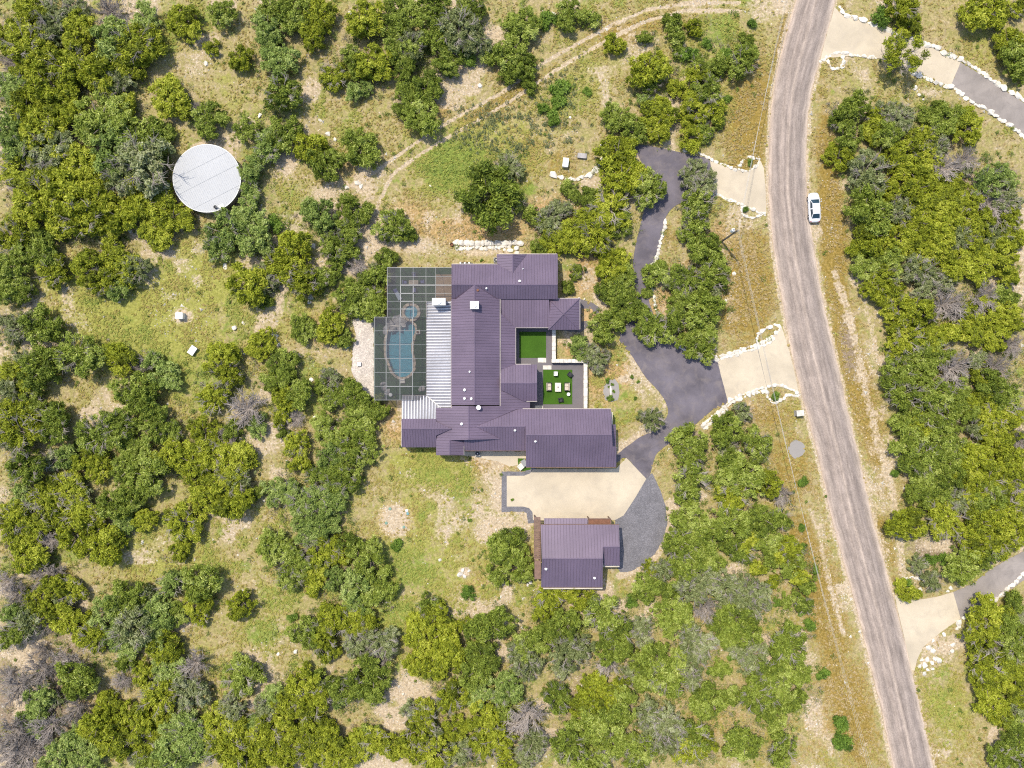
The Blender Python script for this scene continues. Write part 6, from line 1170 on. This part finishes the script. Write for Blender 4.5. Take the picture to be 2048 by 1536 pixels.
SPEC = {'J':dict(mat='leaf_J', height=.66, base=.36, rmin=.10, rmax=.21, dens_low=.25, lobes=(5,8)), 'O':dict(mat='leaf_O', height=.62, base=.42, rmin=.11, rmax=.23, dens_low=.25, lobes=(4,7)), 'B':dict(mat='leaf_B', height=.58, base=.42, rmin=.10, rmax=.21, dens_low=.25, lobes=(4,7)), 'G':dict(mat='leaf_G', height=.52, base=.45, rmin=.08, rmax=.18, dens_low=.3, lobes=(5,8))}
for k, sp in SPEC.items():
    CR[k] = ([crown_mesh('crown', seed=10*ord(k)+i, nclump=58, per=95, leaf=.076, **sp) for i in range(8)], [crown_mesh('crown', seed=10*ord(k)+50+i, nclump=120, per=95, leaf=.055, **{**sp, 'rmin':sp['rmin']*.72, 'rmax':sp['rmax']*.75, 'spread':.84, 'lobes':(6,10)}) for i in range(7)])
CR['W'] = ([crown_mesh('crown', 'leaf_J', 901, 34, 130, .05, .5, .75, .10, .19, .86)],)*2
CR['S'] = ([crown_mesh('foliage', 'leaf_S', 700+i, 16, 150, .10, .5, .25, .24, .40, .66) for i in range(4)],)*2
LIMB = {'n':[limb_mesh('trunk', 40+i) for i in range(4)], 'g':[limb_mesh('trunk', 60+i, 'twig', 9, 1.08, .86, .045, 9) for i in range(4)], 'd':[limb_mesh('trunk', 80+i, 'twig', 5, .6, .4, .055) for i in range(3)]}
DEAD = [dead_mesh('bare_branches', 300+i) for i in range(6)]
NAME = {'J':('juniper_tree','yellow-green juniper','juniper trees of the hillside'),'O':('live_oak','dark green oak','dark live oaks of the hillside'),'B':('dusty_oak','dusty green oak','dusty green oaks of the hillside'),'G':('scrub_oak','grey-green scrub oak','grey-green scrub oaks'),
        'D':('dead_tree','bare grey dead tree','bare grey dead trees'),'S':('shrub','low green shrub','low green shrubs'),'W':('oak_tree','open-crowned oak','open-crowned oak')}
trng = random.Random(21)
for (x, y, r, k) in sorted(TREE_LIST, key=lambda q: (q[1], q[0])):
    R = r*S*(1.33 if k in 'JO' else 1.25); p = W(x, y, .9*R); R *= (H-.9*R)/H
    nm, ds, gr = NAME[k]; e = tag(empty(nm, (p.x, p.y, -.03), trng.uniform(0, 6.283)), None, 'shrub' if k == 'S' else 'tree', gr)
    hs = trng.uniform(.82, 1.22)
    def put(name, me, s=1.0):
        o = link_mesh(name, me, e); q = R*s; o.scale = (q*trng.uniform(.86,1.16), q*trng.uniform(.86,1.16), q*hs); return o
    if k == 'D':
        put('trunk', LIMB['d'][trng.randrange(3)]); put('branches', DEAD[trng.randrange(6)], 1.02)
    elif k == 'S':
        put('foliage', CR['S'][0][trng.randrange(4)])
    else:
        put('trunk', (LIMB['g'] if k in 'GW' or trng.random() < .3 else LIMB['n'])[trng.randrange(4)]); L_ = CR[k][1 if R > 2.25 else 0]; put('crown', L_[trng.randrange(len(L_))])
    sz = 'large' if r > 29 else ('small' if r < 21 else 'mid-sized')
    REG.append((e, sz+' '+ds if k != 'W' else ds, x, y))
# low plants of the gravel bed and two yucca clumps
for (x, y, s, d_) in ((1214.5,761.5,.55,1),(1225,769,.3,1),(1227.5,783,.3,1),(1221,796,.6,1),(1218,774,.22,1),(1499,326,.7,0),(1551,792,.9,0),(1491,420,.6,0),(1263,753.5,.35,0),(1276,763.5,.35,0),(1270,797,.35,0),(963,521,.35,0),(1016,1162,.4,0),(940,1040,.4,0),(1025,999,.3,0)):
    p = W(x, y); e = tag(empty('small_plant', (p.x, p.y, 0), trng.uniform(0,6)), None, 'plant', 'small garden plants'); o = link_mesh('foliage', CR['S'][0][trng.randrange(4)], e); o.scale = (s,)*3; REG.append((e, 'small leafy garden plant', x, y))
label_all()

# ---------------------------------------------------------------- ground cover: grass, forbs, cactus, limestone rubble
def scatter(n, seed):
    r = np.random.default_rng(seed); PX = r.uniform(-40, 2088, n); PY = r.uniform(-40, 1576, n); ok = ~hard_mask(PX, PY); return r, PX[ok], PY[ok]
def world_xy(PX, PY): return (PX-1024)*S, (768-PY)*S
r, PX, PY = scatter(260000, 501); mk = masks(PX, PY); X, Y = world_xy(PX, PY)
patch = smooth_noise(X, Y, 2.4, 31)*.6+smooth_noise(X, Y, .9, 32)*.4
den = np.clip(.26+.8*mk['Y']+.8*mk['G']+.75*mk['K']+.35*mk['T']-1.1*mk['P']-.5*mk['L'], .02, 1)*(patch > .40)
sel = r.random(len(PX)) < den; X, Y = X[sel], Y[sel]; g = {k: v[sel] for k, v in mk.items()}; n = len(X)
tint = np.clip(.30+.28*g['Y']+.50*g['G']-.06*g['K']-.15*g['T']+r.normal(0, .08, n), 0, 1); siz = r.uniform(.14, .34, n)*(1+.4*g['G']); B_ = 8
cen = np.repeat(np.stack([X, Y, np.full(n, .02)], -1), B_, 0); d = unit(np.stack([r.normal(0,1,n*B_), r.normal(0,1,n*B_), r.uniform(.25,1.3,n*B_)], -1)); s = np.repeat(siz, B_)[:, None]
cen = cen+d*s*.5*np.array([1,1,.7]); V = leaves(r, cen, n*B_, d, 1.0, .9, .5, 1.6); V = cen[:, None, :]+(V-cen[:, None, :])*(s*.55)[:, :, None]
tag(link_mesh('grass_tufts', tri_mesh('grass_tufts', V, M['leaf_grass'], np.clip(np.repeat(tint, B_)+r.normal(0,.07,n*B_), 0, 1))), 'dry and green grass tufts and weeds over the open ground', 'grass', kind='stuff')
# undergrowth between the trunks and dark weeds in the open
r, PX, PY = scatter(60000, 503); cov = np.zeros(len(PX))
for (x, y, rr_, k) in TREE_LIST:
    m = (np.abs(PX-x) < 110) & (np.abs(PY-y) < 110); cov[m] += (rr_/27)**2*np.exp(-((PX[m]-x)**2+(PY[m]-y)**2)/2700.0)
X, Y = world_xy(PX, PY); pn = smooth_noise(X, Y, 3.2, 61); mk = masks(PX, PY)
den = np.clip((cov-.8)*.22, 0, .5)*(pn > .30)*(1-mk['P'])+.03*(pn > .5)*(1-mk['P'])*(1-.6*mk['K'])
sel = r.random(len(PX)) < den; X, Y, cv = X[sel], Y[sel], cov[sel]; n = len(X); B_ = 34; rad = r.uniform(.22, 1.15, n)**1.15*np.where(cv > 1.0, 1.0, .6); tn = np.clip(np.where(cv > 1.0, r.choice([.08,.3,.5,.68,.75,.8,.9,.95], n), .82)+r.normal(0,.08,n), 0, 1)
d = unit(np.stack([r.normal(0,1,n*B_), r.normal(0,1,n*B_), r.uniform(0,1.4,n*B_)], -1)); cen = np.repeat(np.stack([X, Y, np.full(n, .05)], -1), B_, 0)+d*(np.repeat(rad, B_)*r.uniform(.3,1,n*B_))[:, None]
tag(link_mesh('undergrowth', tri_mesh('undergrowth', leaves(r, cen, n*B_, d, .15), M['leaf_brush'], np.clip(np.repeat(tn, B_)+r.normal(0,.1,n*B_), 0, 1))), 'low brush and weeds filling the ground between the trees', 'undergrowth', kind='stuff')
print('brush', n)
# prickly pear patch between the track and the curved wall
r = np.random.default_rng(77); CX = []; 
for (x, y, rx, ry, m) in ((985,235,60,30,70),(940,275,40,30,40),(1080,250,80,50,90),(1010,300,60,30,50),(1130,180,40,50,30),(560,230,30,20,10)):
    a = r.normal(0, .55, (m, 2)); CX += [(x+p[0]*rx, y+p[1]*ry) for p in a]
CX = np.array(CX); n = len(CX); X, Y = world_xy(CX[:,0], CX[:,1]); B_ = 26; cen = np.repeat(np.stack([X, Y, np.full(n, .1)], -1), B_, 0)
d = unit(np.stack([r.normal(0,1,n*B_), r.normal(0,1,n*B_), r.uniform(.2,1.2,n*B_)], -1)); cen = cen+d*np.repeat(r.uniform(.15,.45,n), B_)[:, None]; V = leaves(r, cen, n*B_, d, .16, .5, .7, 1.1)
tag(link_mesh('prickly_pear', tri_mesh('prickly_pear', V, M['cactus'], r.uniform(.1,1,n*B_))), 'dusky prickly pear clumps between dirt track and curved wall', 'cactus', kind='stuff')
# limestone rubble
r, PX, PY = scatter(75000, 502); mk = masks(PX, PY); X, Y = world_xy(PX, PY); pn = smooth_noise(X, Y, 5.5, 41)*.6+smooth_noise(X, Y, 1.8, 42)*.4
ring = np.exp(-((np.hypot((PX-362)/1.25, PY-634)-42)/13)**2)
den = np.clip((pn-.52)*2.2, 0, 1)*(.35+.6*mk['P']+.25*mk['L']-.4*mk['G']-.2*mk['Y'])+.35*mk['P']*(pn > .42)+.75*ring; sel = r.random(len(PX)) < den*.80; X, Y = X[sel], Y[sel]; n = len(X)
t_ = np.array([[1,0,0],[-.4,.85,0],[-.6,-.75,0],[.1,.05,.7]]); V = []
sc = r.uniform(.06, .17, n)*np.where(r.random(n) < .10, 2.3, 1.0); rot = r.uniform(0, 6.283, n); ver = t_[None]+r.normal(0, .16, (n,4,3)); ver[..., 2] = np.maximum(ver[..., 2], -.1)
c_, s_ = np.cos(rot), np.sin(rot); vx = ver[...,0]*c_[:,None]-ver[...,1]*s_[:,None]; vy = ver[...,0]*s_[:,None]+ver[...,1]*c_[:,None]
P = np.stack([vx*sc[:,None]+X[:,None], vy*sc[:,None]+Y[:,None], ver[...,2]*sc[:,None]-.01], -1)
V = np.concatenate([P[:, [0,1,3]], P[:, [1,2,3]], P[:, [2,0,3]]], 0)
tag(link_mesh('limestone_rubble', tri_mesh('limestone_rubble', V, M['stone'])), 'loose white limestone rubble strewn over bare ground', 'rubble', kind='stuff')
print('trees', len(TREE_LIST), 'tufts', n)
